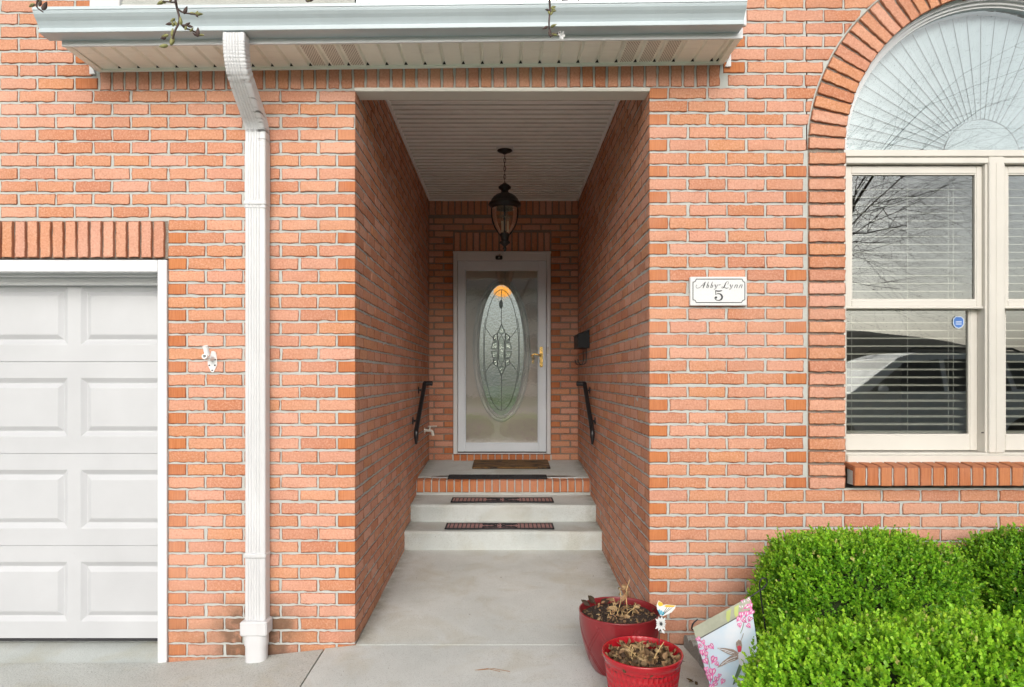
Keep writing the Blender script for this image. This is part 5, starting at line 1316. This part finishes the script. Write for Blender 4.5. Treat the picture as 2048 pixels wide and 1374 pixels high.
for a, b in ((.58, .0), (.72, -.0)):
    p = fl(a, .02); decal(m, [p, (p[0] + 26, p[1] - 14), (p[0] + 20, p[1] + 45), (p[0] + 8, p[1] + 62), (p[0] - 2, p[1] + 40)], .0055, 2)
m.build("sleeve", [SLV, simple("sleeve_seam", (.10, .11, .12), .8), simple("print_lime", (.55, .62, .22), .8)], GF)
PKS = [simple("print_pink", (.74, .17, .42), .8, .3, 60), simple("print_pale_pink", (.80, .52, .66), .8), simple("print_leaf", (.14, .22, .12), .8), simple("print_brown", (.33, .26, .22), .8, .4, 90), simple("print_white", (.75, .77, .80), .8), simple("print_red", (.62, .06, .10), .8)]
m = MB(); rr = np.random.default_rng(3)
def blossom(cx, cy, s, ang=0):
    ca, sa = math.cos(ang), math.sin(ang); tr = lambda p: (cx + (p[0] * ca - p[1] * sa) * s, cy + (p[0] * sa + p[1] * ca) * s)
    decal(m, [tr(p) for p in ((-10, -14), (0, -9), (10, -14), (16, -4), (12, 8), (4, 18), (0, 27), (-5, 17), (-13, 7), (-16, -4))], .0040, 0)
    decal(m, [tr(p) for p in ((-8, -8), (-2, -5), (-2, 6), (-6, 10), (-10, 2))], .0050, 1); decal(m, [tr(p) for p in ((4, -5), (9, -8), (10, 2), (5, 10), (3, 3))], .0050, 4)
for (cx, cy, s) in ((195, 1092, .9), (222, 1108, .8), (206, 1130, .8), (240, 1140, .9), (268, 1132, 1), (218, 1165, 1), (238, 1175, .9), (236, 1215, 1.1), (284, 1205, 1.25), (300, 1232, .8), (240, 1262, .9), (275, 1275, 1.35), (262, 1310, 1.2), (300, 1318, 1), (335, 1330, .9), (290, 1345, 1), (250, 1290, .9), (316, 1298, .7), (270, 1362, 1)):
    blossom(cx, cy, s, rr.uniform(-.9, .9))
for (cx, cy, s) in ((452, 880, 1.), (480, 868, .9), (470, 905, 1.1), (440, 908, .9), (490, 900, 1), (500, 935, 1), (470, 945, 1), (440, 950, 1), (425, 975, .9), (455, 985, .9), (490, 975, .9), (430, 1010, .8), (480, 1015, .8), (425, 905, .7)): blossom(cx, cy, s, rr.uniform(-.9, .9))
def stroke(pts, w, o, mi):
    Q = catmull([(p[0], p[1], 0) for p in pts], 5)
    for i in range(len(Q) - 1):
        d = (Q[i + 1] - Q[i]).normalized(); n_ = Vector((-d.y, d.x, 0)) * w / 2
        q = [Q[i] + n_, Q[i + 1] + n_, Q[i + 1] - n_, Q[i] - n_]; m.quad(*[fz(p.x, p.y, flw(p.x, p.y) - o) for p in q], mi)
stroke([(215, 1100), (240, 1160), (250, 1200), (262, 1260), (285, 1365)], 3, .0035, 2); stroke([(435, 1060), (450, 1020), (462, 960)], 3, .0035, 2)
# hummingbird
decal(m, [(300, 1143), (345, 1143), (395, 1152), (425, 1172), (420, 1182), (385, 1186), (360, 1176), (330, 1160)], .0042, 3); decal(m, [(302, 1256), (335, 1220), (375, 1190), (420, 1180), (432, 1200), (405, 1215), (365, 1228), (330, 1246)], .0044, 3)
stroke([(310, 1147), (350, 1156), (400, 1172)], 4, .0052, 4); stroke([(325, 1240), (370, 1208), (415, 1192)], 4, .0054, 4); stroke([(345, 1162), (390, 1178)], 3, .0052, 4); stroke([(350, 1230), (405, 1206)], 3, .0054, 4)
decal(m, [(425, 1170), (445, 1165), (462, 1190), (460, 1230), (445, 1260), (428, 1235), (422, 1200)], .0046, 4); decal(m, [(428, 1235), (445, 1255), (425, 1300), (405, 1345), (390, 1355), (405, 1300)], .0046, 2)
decal(m, [(410, 1110), (425, 1095), (440, 1105), (444, 1130), (440, 1160), (420, 1160), (411, 1135)], .0050, 3); decal(m, [(416, 1135), (432, 1128), (442, 1140), (438, 1165), (422, 1168)], .0056, 5); stroke([(436, 1105), (446, 1080), (452, 1060)], 3, .005, 3)
m.build("flag_print", PKS, CL)

# ------------------------------------------------------------------ scalloped concrete edging
def edging(px_, py_, y, ang, label, w=.15, h=.105):
    c = Vector((px_, y, py_)); m = MB(); pts = [(-w / 2, -.06)]
    for cx in (-w / 3, 0, w / 3):
        for a in np.linspace(math.pi, 0, 8): pts.append((cx + w / 6 * math.cos(a), h - .03 + .03 * math.sin(a)))
    pts.append((w / 2, -.06)); ca, sa = math.cos(ang), math.sin(ang); th = .05
    for sgn in (0,):
        P = [Vector((c.x + a * ca, c.y + a * sa, c.z + b)) for a, b in pts]; m.slab([p - Vector((-sa, ca, 0)) * th / 2 for p in P], Vector((-sa, ca, 0)) * th)
    o = m.build("edging_block", EDGEM, None, label, "edging", "scalloped edging blocks along the walk", loc=tuple(c)); return fixnormals(o)
edging(WX1 + .012, -.035, -.115, math.radians(-84), "scalloped grey edging block touching the brick wall behind the pots", w=.20)
edging(WX1 + .030, -.040, -.330, math.radians(-84), "scalloped grey edging block partly hidden by the garden flag", w=.20)
edging(WX1 + .048, -.045, -.545, math.radians(-84), "scalloped grey edging block right at the foot of the garden flag", w=.20)
fl_ = []
for (a, b, c_) in ((1378, 1358, .035), (1395, 1362, .03), (1388, 1350, .04)):
    p = W(a, b, -.42); fl_.append((Vector((p.x, -.42, walk_z(.8, -.42) + .006)), rv() * Vector((1, 1, .2)) if False else Vector((rng.normal(), rng.normal(), .2)), rv(), c_, .02, .4, (rng.uniform(0, .4), 0, 0)))
leafmesh("dead_leaves", fl_, DRY, None, label="few brown dead leaves on the walk beside the edging", cat="leaves", kind="stuff", loc=(.95, -.42, 0))
it = []
for (a, b, s) in ((1232, 1182, .05), (1210, 1188, .045), (1195, 1185, .03)):
    p = W(a, b, -.10); it.append((p, Vector((rng.normal(), .3, .3)), rv(), s, s * .6, .6, (.05, 0, 0)))
it = [(Vector((P1[0] + x, P1[1] + y, P1[2] + H1 - .012)), Vector((sx, .2, .6)), rv(), .05, .035, .5, (.0, 0, 0)) for x, y, sx in ((-.10, .135, -1), (-.07, .14, 1), (-.13, .09, -.5))]
leafmesh("curled_leaves", it, DRY, None, label="dark curled leaves caught at the back rim of the dark red pot", cat="leaves", kind="stuff", loc=P1)
m = MB()
for p, q in (((955, 1334), (1020, 1340)), ((950, 1330), (1000, 1341))):
    a, b = W(p[0], p[1], -.30), W(q[0], q[1], -.31); m.tube([(a.x, -.295, walk_z(0, -.3) + .003), ((a.x + b.x) / 2, -.285, walk_z(0, -.3) + .006), (b.x, -.31, walk_z(0, -.3) + .003)], .0012, 4)
m.build("pine_needles", simple("needle", (.36, .19, .08), .8), None, "two thin brown needles lying on the concrete walk", "needles", kind="stuff", loc=(0, -.3, 0))
# specks of debris on the walk
m = MB()
for i in range(46):
    x, y = rng.uniform(-.9, .9), rng.uniform(-.5, 1.6)
    if abs(x) > .7 and y > -.02: continue
    z = (floor_z(x, y) if y > 0 else walk_z(x, y)); s = rng.uniform(.002, .006); a = rng.uniform(0, 3.14)
    m.add([(x - s * math.cos(a), y - s * math.sin(a), z + .001), (x + s * .4 * math.sin(a), y - s * .4 * math.cos(a), z + .004), (x + s * math.cos(a), y + s * math.sin(a), z + .001), (x - s * .4 * math.sin(a), y + s * .4 * math.cos(a), z + .002)], [(0, 1, 2, 3)])
m.build("leaf_debris", simple("debris", (.10, .075, .05), .9, .4), None, "tiny dark leaf specks scattered over the walk and porch floor", "debris", kind="stuff", loc=(0, 0, 0))
# ------------------------------------------------------------------ clipped boxwood bushes
def bush_mesh(name, rx, ry, h, n_sprig, seed, per=9, tint=0., leaf=(.0122, .0190), lump=.030):
    g = np.random.default_rng(seed)
    u = g.random(n_sprig * 2) * 2 * np.pi; cz = g.uniform(-.55, 1, n_sprig * 2); keep = slice(0, n_sprig); u = u[keep]; cz = cz[keep]
    sr = np.sqrt(1 - cz ** 2); D = np.stack([sr * np.cos(u), sr * np.sin(u), cz], 1)
    e = 2.7; q = (np.abs(D) ** e).sum(1) ** (-1 / e); D = D * q[:, None]
    ph = g.random(12) * 6.28
    lum = lump * (np.sin(D[:, 0] * 5.1 + ph[0]) + np.sin(D[:, 1] * 5.7 + ph[1]) + np.sin(D[:, 2] * 6.3 + ph[2]) + .8 * np.sin(D[:, 0] * 11 + D[:, 1] * 9 + ph[3]) + .7 * np.sin(D[:, 1] * 17 - D[:, 2] * 13 + ph[4]) + .6 * np.sin(D[:, 0] * 23 + D[:, 2] * 19 + ph[5]))
    depth = np.where(g.random(n_sprig) < .72, g.normal(0, .012, n_sprig), -g.uniform(.02, .13, n_sprig))
    R = np.array([rx, ry, h * .5])
    nrm = np.sign(D) * np.abs(D) ** (e - 1) / R; nrm /= np.linalg.norm(nrm, axis=1)[:, None]
    P = D * (1 + lum)[:, None] * R + nrm * depth[:, None]; P[:, 2] += h * .5
    ax = nrm * .62 + np.array([0, 0, .55]) + g.normal(0, .42, (n_sprig, 3)); ax /= np.linalg.norm(ax, axis=1)[:, None]
    L = g.uniform(.026, .050, n_sprig) * (1 + .5 * (g.random(n_sprig) < .05))
    ok = P[:, 2] > .02; P, ax, L, depth, nrm, lum = P[ok], ax[ok], L[ok], depth[ok], nrm[ok], lum[ok]; n = len(P)
    t1 = np.cross(ax, g.normal(0, 1, (n, 3))); t1 /= np.linalg.norm(t1, axis=1)[:, None]; t2 = np.cross(ax, t1)
    V = []; C = []
    clus = .5 + .5 * np.sin(P[:, 0] * 23 + ph[6]) * np.sin(P[:, 1] * 21 + ph[7]) * np.sin(P[:, 2] * 27 + ph[8])
    sp_t = np.clip(.20 + tint + .50 * g.random(n) + .35 * (clus - .5), 0, 1)
    pale = (g.random(n) < .012).astype(float)
    for k in range(per):
        f = k / (per - 1); a = k * 2.4 + g.uniform(0, 6.28, n) * .15
        rad = t1 * np.cos(a)[:, None] + t2 * np.sin(a)[:, None]
        d = rad * (1.0 - .75 * f) + ax * (.35 + .8 * f) + g.normal(0, .18, (n, 3)); d /= np.linalg.norm(d, axis=1)[:, None]
        s = np.cross(d, ax + g.normal(0, .25, (n, 3))); s /= np.linalg.norm(s, axis=1)[:, None] + 1e-9; nn = np.cross(s, d)
        l = g.uniform(*leaf, n) * (1 - .25 * f); w = l * g.uniform(.62, .80, n)
        b = P + ax * (L * f)[:, None]; cup = nn * (w * .16)[:, None]
        pts = [b, b + d * (l * .38)[:, None] + s * (w * .5)[:, None] + cup, b + d * (l * .78)[:, None] + s * (w * .42)[:, None] + cup, b + d * l[:, None], b + d * (l * .78)[:, None] - s * (w * .42)[:, None] + cup, b + d * (l * .38)[:, None] - s * (w * .5)[:, None] + cup]
        V.append(np.stack(pts, 1).reshape(-1, 3))
        tone = np.clip(sp_t + g.normal(0, .16, n), 0, 1); young = np.clip((f - .45) * 1.1 * g.random(n) + .12 * (g.random(n) < .15) + tint * .6, 0, 1); ye = np.clip(pale * (f > .5) * g.uniform(.5, 1, n) + (g.random(n) < .006) * .7, 0, 1)
        C.append(np.repeat(np.stack([tone, young, ye, np.ones(n)], 1), 6, 0))
    V = np.concatenate(V); C = np.concatenate(C); nl = len(V) // 6; base = np.arange(nl) * 6
    F1 = np.stack([base, base + 1, base + 2, base + 3], 1); F2 = np.stack([base, base + 3, base + 4, base + 5], 1); Fc = np.concatenate([F1, F2]).ravel().astype(np.int32)
    me = bpy.data.meshes.new(name); me.vertices.add(len(V)); me.vertices.foreach_set('co', V.ravel()); me.loops.add(len(Fc)); me.loops.foreach_set('vertex_index', Fc)
    me.polygons.add(len(Fc) // 4); me.polygons.foreach_set('loop_start', np.arange(0, len(Fc), 4, dtype=np.int32)); me.materials.append(BOXLEAF); me.update(calc_edges=True)
    at = me.attributes.new('lf', 'FLOAT_COLOR', 'POINT'); at.data.foreach_set('color', C.ravel()); return me
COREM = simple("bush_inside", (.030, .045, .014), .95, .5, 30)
def bush(name, loc, rx, ry, h, n, seed, label, cat, group, yaw=0., **kw):
    t = thing(name, loc, label, cat, group); t.rotation_euler = (0, 0, yaw)
    o = bpy.data.objects.new("foliage", bush_mesh("foliage", rx, ry, h, n, seed, **kw)); COL.objects.link(o); o.parent = t
    g = np.random.default_rng(seed + 50); m = MB()
    for i in range(34):
        a = g.uniform(0, 6.28); s = g.uniform(.35, .93); z = g.uniform(.3, .95); e = Vector((rx * s * math.cos(a) * math.sqrt(max(.1, 1.15 - z * z)), ry * s * math.sin(a) * math.sqrt(max(.1, 1.15 - z * z)), h * z)); st = Vector((g.normal(0, .03), g.normal(0, .03), 0))
        m.tube(catmull([st, st.lerp(e, .5) + Vector((0, 0, .04)), e], 4), list(np.linspace(.009, .0015, 9)), 5)
    q = m; vs = []
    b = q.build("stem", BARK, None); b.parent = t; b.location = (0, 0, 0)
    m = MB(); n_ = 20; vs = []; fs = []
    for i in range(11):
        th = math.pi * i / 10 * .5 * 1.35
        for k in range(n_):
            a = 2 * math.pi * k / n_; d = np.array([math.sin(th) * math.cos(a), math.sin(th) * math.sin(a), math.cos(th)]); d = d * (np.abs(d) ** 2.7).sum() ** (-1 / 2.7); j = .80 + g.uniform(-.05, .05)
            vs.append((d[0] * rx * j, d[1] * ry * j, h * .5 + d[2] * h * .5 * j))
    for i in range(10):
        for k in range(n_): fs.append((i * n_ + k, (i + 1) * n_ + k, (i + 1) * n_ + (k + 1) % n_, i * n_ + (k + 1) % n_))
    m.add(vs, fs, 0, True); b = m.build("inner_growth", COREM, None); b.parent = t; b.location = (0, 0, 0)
    return t
BG = "clipped boxwood bushes below the window"
bush("boxwood_bush", (1.585, -.52, -.03), .415, .31, .68, 9500, 21, "middle clipped green bush, right behind the garden flag and close to the wall", "bush", BG)
bush("boxwood_bush", (1.335, -1.45, -.05), .55, .33, .635, 11000, 22, "nearest clipped green bush, lit yellow-green, in front of the other two", "bush", BG, tint=.18)  # yellower young leaves; the tint also stands in for stronger light
bush("boxwood_bush", (2.60, -.36, -.03), .43, .31, .655, 8500, 23, "clipped green bush cut off by the right edge of the photo", "bush", BG, tint=-.10)  # leaf tint darkened to stand in for shade on this bush

# ------------------------------------------------------------------ flowering tree behind the camera, its twigs hang into the view
def in_view(p, mg=.06):
    d = p.y + 3.5
    if d <= 0.05: return False
    px_, py_ = 1010 + p.x * F / d, 754 - (p.z - 1.404) * F / d
    return -40 < px_ < 2090 and -30 < py_ < 1400
def grow_tree(base, seed, height, spread, depth=6, lean=(0, 0), bias=(0, 0, 0)):
    g = random.Random(seed); trunk = MB(); limb = MB(); buds = MB(); segs = [0]
    def rec(p, d, L, r, lv):
        n = 4 if lv < 2 else 3; pts = [p]; rs = [r]; q = p.copy(); dd = d.copy()
        for i in range(n):
            dd = (dd + Vector((g.gauss(0, .16), g.gauss(0, .16), g.gauss(0, .12) - (.03 if lv > 2 else 0))) + Vector(bias) * (lv > 1)).normalized(); nq = q + dd * L / n
            if in_view(nq): break
            q = nq; pts.append(q.copy()); rs.append(r * (1 - .45 * (i + 1) / n))
        if len(pts) < 2: return
        (trunk if lv == 0 else limb).tube(pts, rs, 9 if lv < 2 else (6 if lv < 4 else 4), cap=lv < 2); segs[0] += 1
        if lv >= depth:
            for k in range(1): buds.ball(pts[-1] - dd * L * .3 * k + Vector((g.gauss(0, .004), g.gauss(0, .004), g.gauss(0, .004))), g.uniform(.0022, .0040), 4, sc=(1, 1, 1.4))
            return
        nb = {0: 5, 1: 5, 2: 4, 3: 4, 4: 4, 5: 3}.get(lv, 3)
        for b in range(nb):
            i = g.randint(max(1, len(pts) - 3), len(pts) - 1) if lv else len(pts) - 1 - (b % 2)
            ax = dd.orthogonal().normalized(); ax.rotate(Matrix.Rotation(g.uniform(0, 6.28), 3, dd)); a = g.uniform(.35, .95) if lv else g.uniform(.45, 1.0)
            nd = (dd * math.cos(a) + ax * math.sin(a) + Vector((0, 0, .10 if lv < 3 else -.06))).normalized()
            rec(pts[i].copy(), nd, L * (g.uniform(.45, .62) if lv == 0 else g.uniform(.68, .92)), rs[i] * (g.uniform(.36, .48) if lv < 2 else g.uniform(.5, .64)), lv + 1)
    rec(Vector(base), Vector((lean[0], lean[1], 1)).normalized(), height, spread, 0)
    return trunk, limb, buds
TREE = thing("flowering_tree", (3.15, -4.2, -.2), "bare budding cherry tree whose twigs hang over the gutter", "tree")
tr, lb_, bd = grow_tree((3.15, -4.2, -.25), 9, 2.7, .10, 6, (.03, .0), (.14, .02, .0)); tr.build("trunk", BARK, TREE); bd.build("bud", BUDM, TREE, kind="stuff")
ty = -1.55
lb_.tube(catmull([(3.2, -4.2, 2.0), (2.6, -3.9, 2.9), (1.6, -3.1, 3.35), (.6, -2.2, 3.3), tuple(W(1160, -170, ty)), tuple(W(760, -230, ty)), tuple(W(600, -240, ty)), tuple(W(430, -230, ty))], 6), list(np.linspace(.045, .006, 43)), 7)
def twig(name, lines, buds_, flowers=()):
    m = MB(); g = random.Random(len(lines) * 7 + 1)
    for pts, r0, r1 in lines:
        p = catmull([W(a, b, ty + .012 * math.sin(a * .3 + b * .2)) for a, b in pts], 5); m.tube(p, list(np.linspace(r0 * 1.3, r1 * 1.3, len(p))), 6)
    o = m.build("twig", TWIGM, TREE); m = MB()
    for (a, b, ang, s) in buds_:
        c = W(a, b, ty); d = Vector((math.cos(ang), g.uniform(-.3, .3), -math.sin(ang))).normalized(); s *= .0080; m = MB()
        m.tube([c, c + d * s * .35, c + d * s * .9, c + d * s * 1.5, c + d * s * 2.0], [s * .16, s * .40, s * .46, s * .28, s * .06], 7, mi=g.choice((0, 0, 1)))
        if g.random() < .6: dd = (d + Vector((g.gauss(0, .5), g.gauss(0, .3), g.gauss(0, .5)))).normalized(); m.tube([c, c + dd * s * .7, c + dd * s * 1.3], [s * .15, s * .30, s * .05], 6, mi=1)
        m.build("bud", [BUDM, TWIGM], o)
    if flowers:
        m = MB()
        for (a, b, s) in flowers:
            c = W(a, b, ty); cdir = Vector((.55, -.6, -.45)).normalized(); e1 = cdir.orthogonal().normalized(); e2 = cdir.cross(e1)
            for i in range(5):
                t = i * 2 * math.pi / 5; u = e1 * math.cos(t) + e2 * math.sin(t); v = e1 * -math.sin(t) + e2 * math.cos(t)
                m.add([c, c + (u * .5 + v * .32) * s + cdir * s * .4, c + (u * .95 + v * .22) * s + cdir * s * .5, c + u * s * .88 + cdir * s * .42, c + (u * .95 - v * .22) * s + cdir * s * .5, c + (u * .5 - v * .32) * s + cdir * s * .4], [(0, 1, 2, 3), (0, 3, 4, 5)], 0, True)
        m.build("blossom", PETALM, o)
lb_.build("limb", BARK, TREE)
twig("twig", [([(352, -60), (349, -20), (351, 0), (354, 16), (359, 40), (350, 62), (347, 72), (341, 90)], .0034, .0016), ([(354, 16), (364, 24), (378, 27), (390, 29)], .0022, .0014), ([(359, 40), (368, 55), (385, 61), (400, 72)], .0024, .0014), ([(351, 5), (340, 4), (325, 3)], .002, .0013), ([(352, 45), (347, 52)], .0018, .0012), ([(352, -60), (470, -120), (760, -230)], .004, .007)],
     [(368, 28, -1.0, 1.5), (378, 27, -.2, 1.1), (390, 28, -.1, 1.4), (391, 30, -1.2, 1.), (350, 37, 2.4, 1.1), (344, 47, 3.0, 1.2), (347, 53, -1.7, 1.1), (362, 50, -1.6, 1.5), (354, 52, -2.0, 1.2), (369, 53, -.6, 1.3), (375, 52, .2, 1.1), (370, 60, -1.2, 1.), (380, 63, -1., 1.), (396, 73, -1.5, 1.6), (399, 70, .0, .9), (337, 70, 2.9, 1.3), (345, 74, -1.4, 1.5), (332, 75, 3.1, 1.2), (342, 90, -1.3, 1.9), (336, 91, 2.9, 1.6), (327, 3, 2.9, 1.5), (332, 5, 3.4, 1.2), (340, 3, -1.5, 1.0)], [])
twig("twig", [([(84, -50), (76, -15), (75, 0), (74, 14), (86, 24)], .0026, .0014), ([(74, 10), (66, 10)], .0018, .0012), ([(84, -50), (300, -150), (600, -240)], .003, .006)], [(69, 8, 2.9, 1.4), (78, 4, -1.4, 1.2), (78, 12, -1.2, 1.2), (85, 20, -1.3, 1.9)], [])
twig("twig", [([(600, -60), (608, -20), (612, 0), (616, 4)], .0022, .0013), ([(600, -60), (800, -230)], .003, .006)], [(615, 2, -.8, 1.8)], [])
twig("twig", [([(1101, -60), (1098, -20), (1099, 0), (1100, 20), (1098, 45), (1099, 62), (1101, 74)], .0030, .0016), ([(1100, 20), (1104, 14)], .0016, .0012), ([(1101, 72), (1110, 69), (1120, 65)], .0016, .0010), ([(1101, -60), (1160, -170), (1500, -330)], .003, .008), ([(1101, -60), (1115, -10), (1128, 0), (1160, -6)], .002, .001)],
     [(1102, 15, .7, 1.2), (1103, 14, -.2, .9), (1098, 20, 3.1, .8), (1102, 22, .1, 1.), (1100, 28, -2., 1.), (1101, 30, -1., 1.), (1096, 53, 2.8, 1.1), (1101, 54, -.3, 1.2), (1103, 67, .3, 1.2), (1099, 72, -1.5, 1.3), (1103, 72, -1.0, 1.1), (1112, 0, -1.2, 1.2), (1125, 1, -1.3, 1.), (1142, 0, -1.2, 1.2), (1157, 1, -1.4, 1.1)], [(1122, 70, .012), (1118, 66, .007)])

# ------------------------------------------------------------------ what the glass reflects: hedges, car, house across the street, hill
hm = None
for i, (x, s, lab) in enumerate(((-1.02, 1.0, "clipped hedge bush reflected left in the storm door glass"), (.62, 1.05, "clipped hedge bush reflected right in the storm door glass"))):
    if hm is None: hm = bush("hedge_bush", (x, -6.6, -.22), .70, .42, .62, 5200, 31, lab, "bush", "hedges seen in the door glass", per=7, leaf=(.016, .024))
    else:
        r = hm.copy(); COL.objects.link(r); r.location = (x, -6.65, -.22); r['label'] = lab; r.rotation_euler = (0, 0, 3.0)
        for ch in list(hm.children): c_ = ch.copy(); COL.objects.link(c_); c_.parent = r
CARP = simple("car_paint", (.80, .82, .82), .25, .03, coat=.4); TYRE = simple("tyre", (.02, .02, .021), .85); RIM = simple("rim", (.5, .5, .52), .3, metal=.8)
cx0, cyc, cz0 = 3.9, -7.0, .10
CAR = thing("parked_car", (cx0 + 2.4, cyc, cz0), "silver white SUV reflected in the lower window pane", "car")
def cp(x, y, z): return (cx0 + x, cyc + y, cz0 + z)
low_ = [(0, .35), (-.02, .62), (.08, .86), (.95, 1.02), (1.25, 1.06), (4.55, 1.08), (4.72, .95), (4.76, .45), (4.60, .32), (4.28, .32)]
def wheelarc(c): return [(c + .40 * math.cos(t), .34 + .40 * math.sin(t)) for t in np.linspace(0, math.pi, 10)]
outl = low_ + wheelarc(3.86)[0:] + wheelarc(.92)[0:] + [(.35, .32)]
m = MB()
def side_prism(m, o, w0, mi=0): m.slab([cp(a, -w0, b) for a, b in o], (0, 2 * w0, 0), mi)
side_prism(m, outl, .90); fixnormals(m.build("body", CARP, CAR))
m = MB(); wB, wT = .86, .66
cab = [(1.20, 1.05), (2.02, 1.60), (2.30, 1.68), (3.90, 1.66), (4.32, 1.52), (4.60, 1.07)]
def wy(z): return wB + (wT - wB) * (z - 1.05) / .63
n = len(cab); vs = [cp(a, -wy(b), b) for a, b in cab] + [cp(a, wy(b), b) for a, b in cab]
m.add(vs, [tuple(range(n)), tuple(range(2 * n - 1, n - 1, -1))] + [(i, i + n, (i + 1) % n + n, (i + 1) % n) for i in range(n)]); fixnormals(m.build("cabin", CARP, CAR))
m = MB()
for sg in (-1, 1):
    for w_ in ([(1.50, 1.10), (2.10, 1.53), (2.62, 1.58), (2.62, 1.10)], [(2.70, 1.10), (2.70, 1.58), (3.55, 1.57), (3.62, 1.10)], [(3.70, 1.12), (3.64, 1.56), (3.98, 1.54), (4.30, 1.14)]): m.poly([cp(a, sg * (wy(b) + .008), b) for a, b in w_])
m.poly([cp(1.28, -.74, 1.10), cp(1.28, .74, 1.10), cp(1.98, .62, 1.575), cp(1.98, -.62, 1.575)]); m.poly([cp(4.60, -.74, 1.12), cp(4.60, .74, 1.12), cp(4.35, .62, 1.50), cp(4.35, -.62, 1.50)]); m.build("window", CARGLASS, CAR)
for sg in (-1, 1):
    for c_ in (.92, 3.86):
        m = MB(); m.lathe([(.20, -.10), (.33, -.10), (.345, -.05), (.345, .05), (.33, .10), (.20, .10)], cp(c_, sg * .80, .345), 28, axis='y'); o = m.build("wheel", TYRE, CAR)
        m = MB(); m.lathe([(0, sg * .09), (.06, sg * .10), (.18, sg * .085), (.21, sg * .06), (.21, -sg * .06), (0, -sg * .06)], cp(c_, sg * .80, .345), 24, axis='y'); m.build("rim", RIM, o)
    m = MB(); m.tube([cp(2.2, sg * .62, 1.70), cp(2.3, sg * .62, 1.745), cp(3.8, sg * .62, 1.73), cp(3.9, sg * .62, 1.68)], .018, 6); m.build("roof_rail", BLACKPL, CAR)
    m = MB(); m.ball(cp(1.62, sg * 1.0, 1.12), .11, 10, sc=(.6, .9, .7)); m.build("mirror", CARP, CAR)
    m = MB(); m.box(cp(.02, sg * .62 - .18, .66), cp(.20, sg * .62 + .18, .82), bev=.03); m.build("headlight", simple("lamp_lens", (.7, .72, .72), .15), CAR)
# house across the street
k = N("far_brick"); c = k.coord(); br = k.n('TexBrick', Vector=k.map(c, (1, 1, 1)), Color1=(.60, .30, .22, 1), Color2=(.68, .38, .28, 1), Mortar=(.6, .56, .52, 1), Scale=4.); k.bsdf(br.outputs[0], .9)
NB = thing("neighbour_house", (-3, -45, -.17), "pinkish brick house across the street reflected in the storm door", "house")
m = MB(); m.box((-19, -53, -.3), (13, -45, 8.6)); m.build("wall", k.m, NB)
m = MB(); m.add([(-19.6, -44.4, 8.5), (13.6, -44.4, 8.5), (13.6, -49, 10.6), (-19.6, -49, 10.6), (13.6, -53.6, 8.5), (-19.6, -53.6, 8.5)], [(0, 1, 2, 3), (3, 2, 4, 5), (0, 3, 5), (1, 4, 2)]); m.build("roof", ROOFM, NB)
for x in (-12, -8.2, -4.4, 2.2, 6):
    for z in (.9, 3.5, 6.1):
        m = MB(); m.box((x - .65, -45.04, z - .08), (x + .65, -44.93, z + 1.5), bev=.02); o = m.build("window", WHITE, NB)
        m = MB(); m.quad((x - .55, -44.925, z), (x + .55, -44.925, z), (x + .55, -44.925, z + 1.4), (x - .55, -44.925, z + 1.4)); m.build("pane", CARGLASS, o)
m = MB(); m.box((-1.5, -45.05, -.2), (-.4, -44.92, 2.1), bev=.02); m.build("door", WHITE, NB)
k = N("wooded_hill"); c = k.coord(); k.bsdf(k.mix(k.noise(c, .35, 6, .8), (.05, .045, .035), (.14, .13, .10)), .95)
m = MB(); nx, ny = 60, 8; vs = []; fs = []
for j in range(ny):
    for i in range(nx):
        x = -120 + 300 * i / (nx - 1); y = -70 - 9 * j; s = math.sin(math.pi * j / (ny - 1) * .62); h = 6.5 + 3.2 * math.exp(-((x - 58) / 22) ** 2) + 1.2 * math.sin(x * .05); vs.append((x, y, -.5 + h * s + rng.uniform(0, .8) * s))
fs = [(j * nx + i, j * nx + i + 1, (j + 1) * nx + i + 1, (j + 1) * nx + i) for j in range(ny - 1) for i in range(nx - 1)]
m.add(vs, fs, 0, True); m.build("hill", k.m, kind='structure')
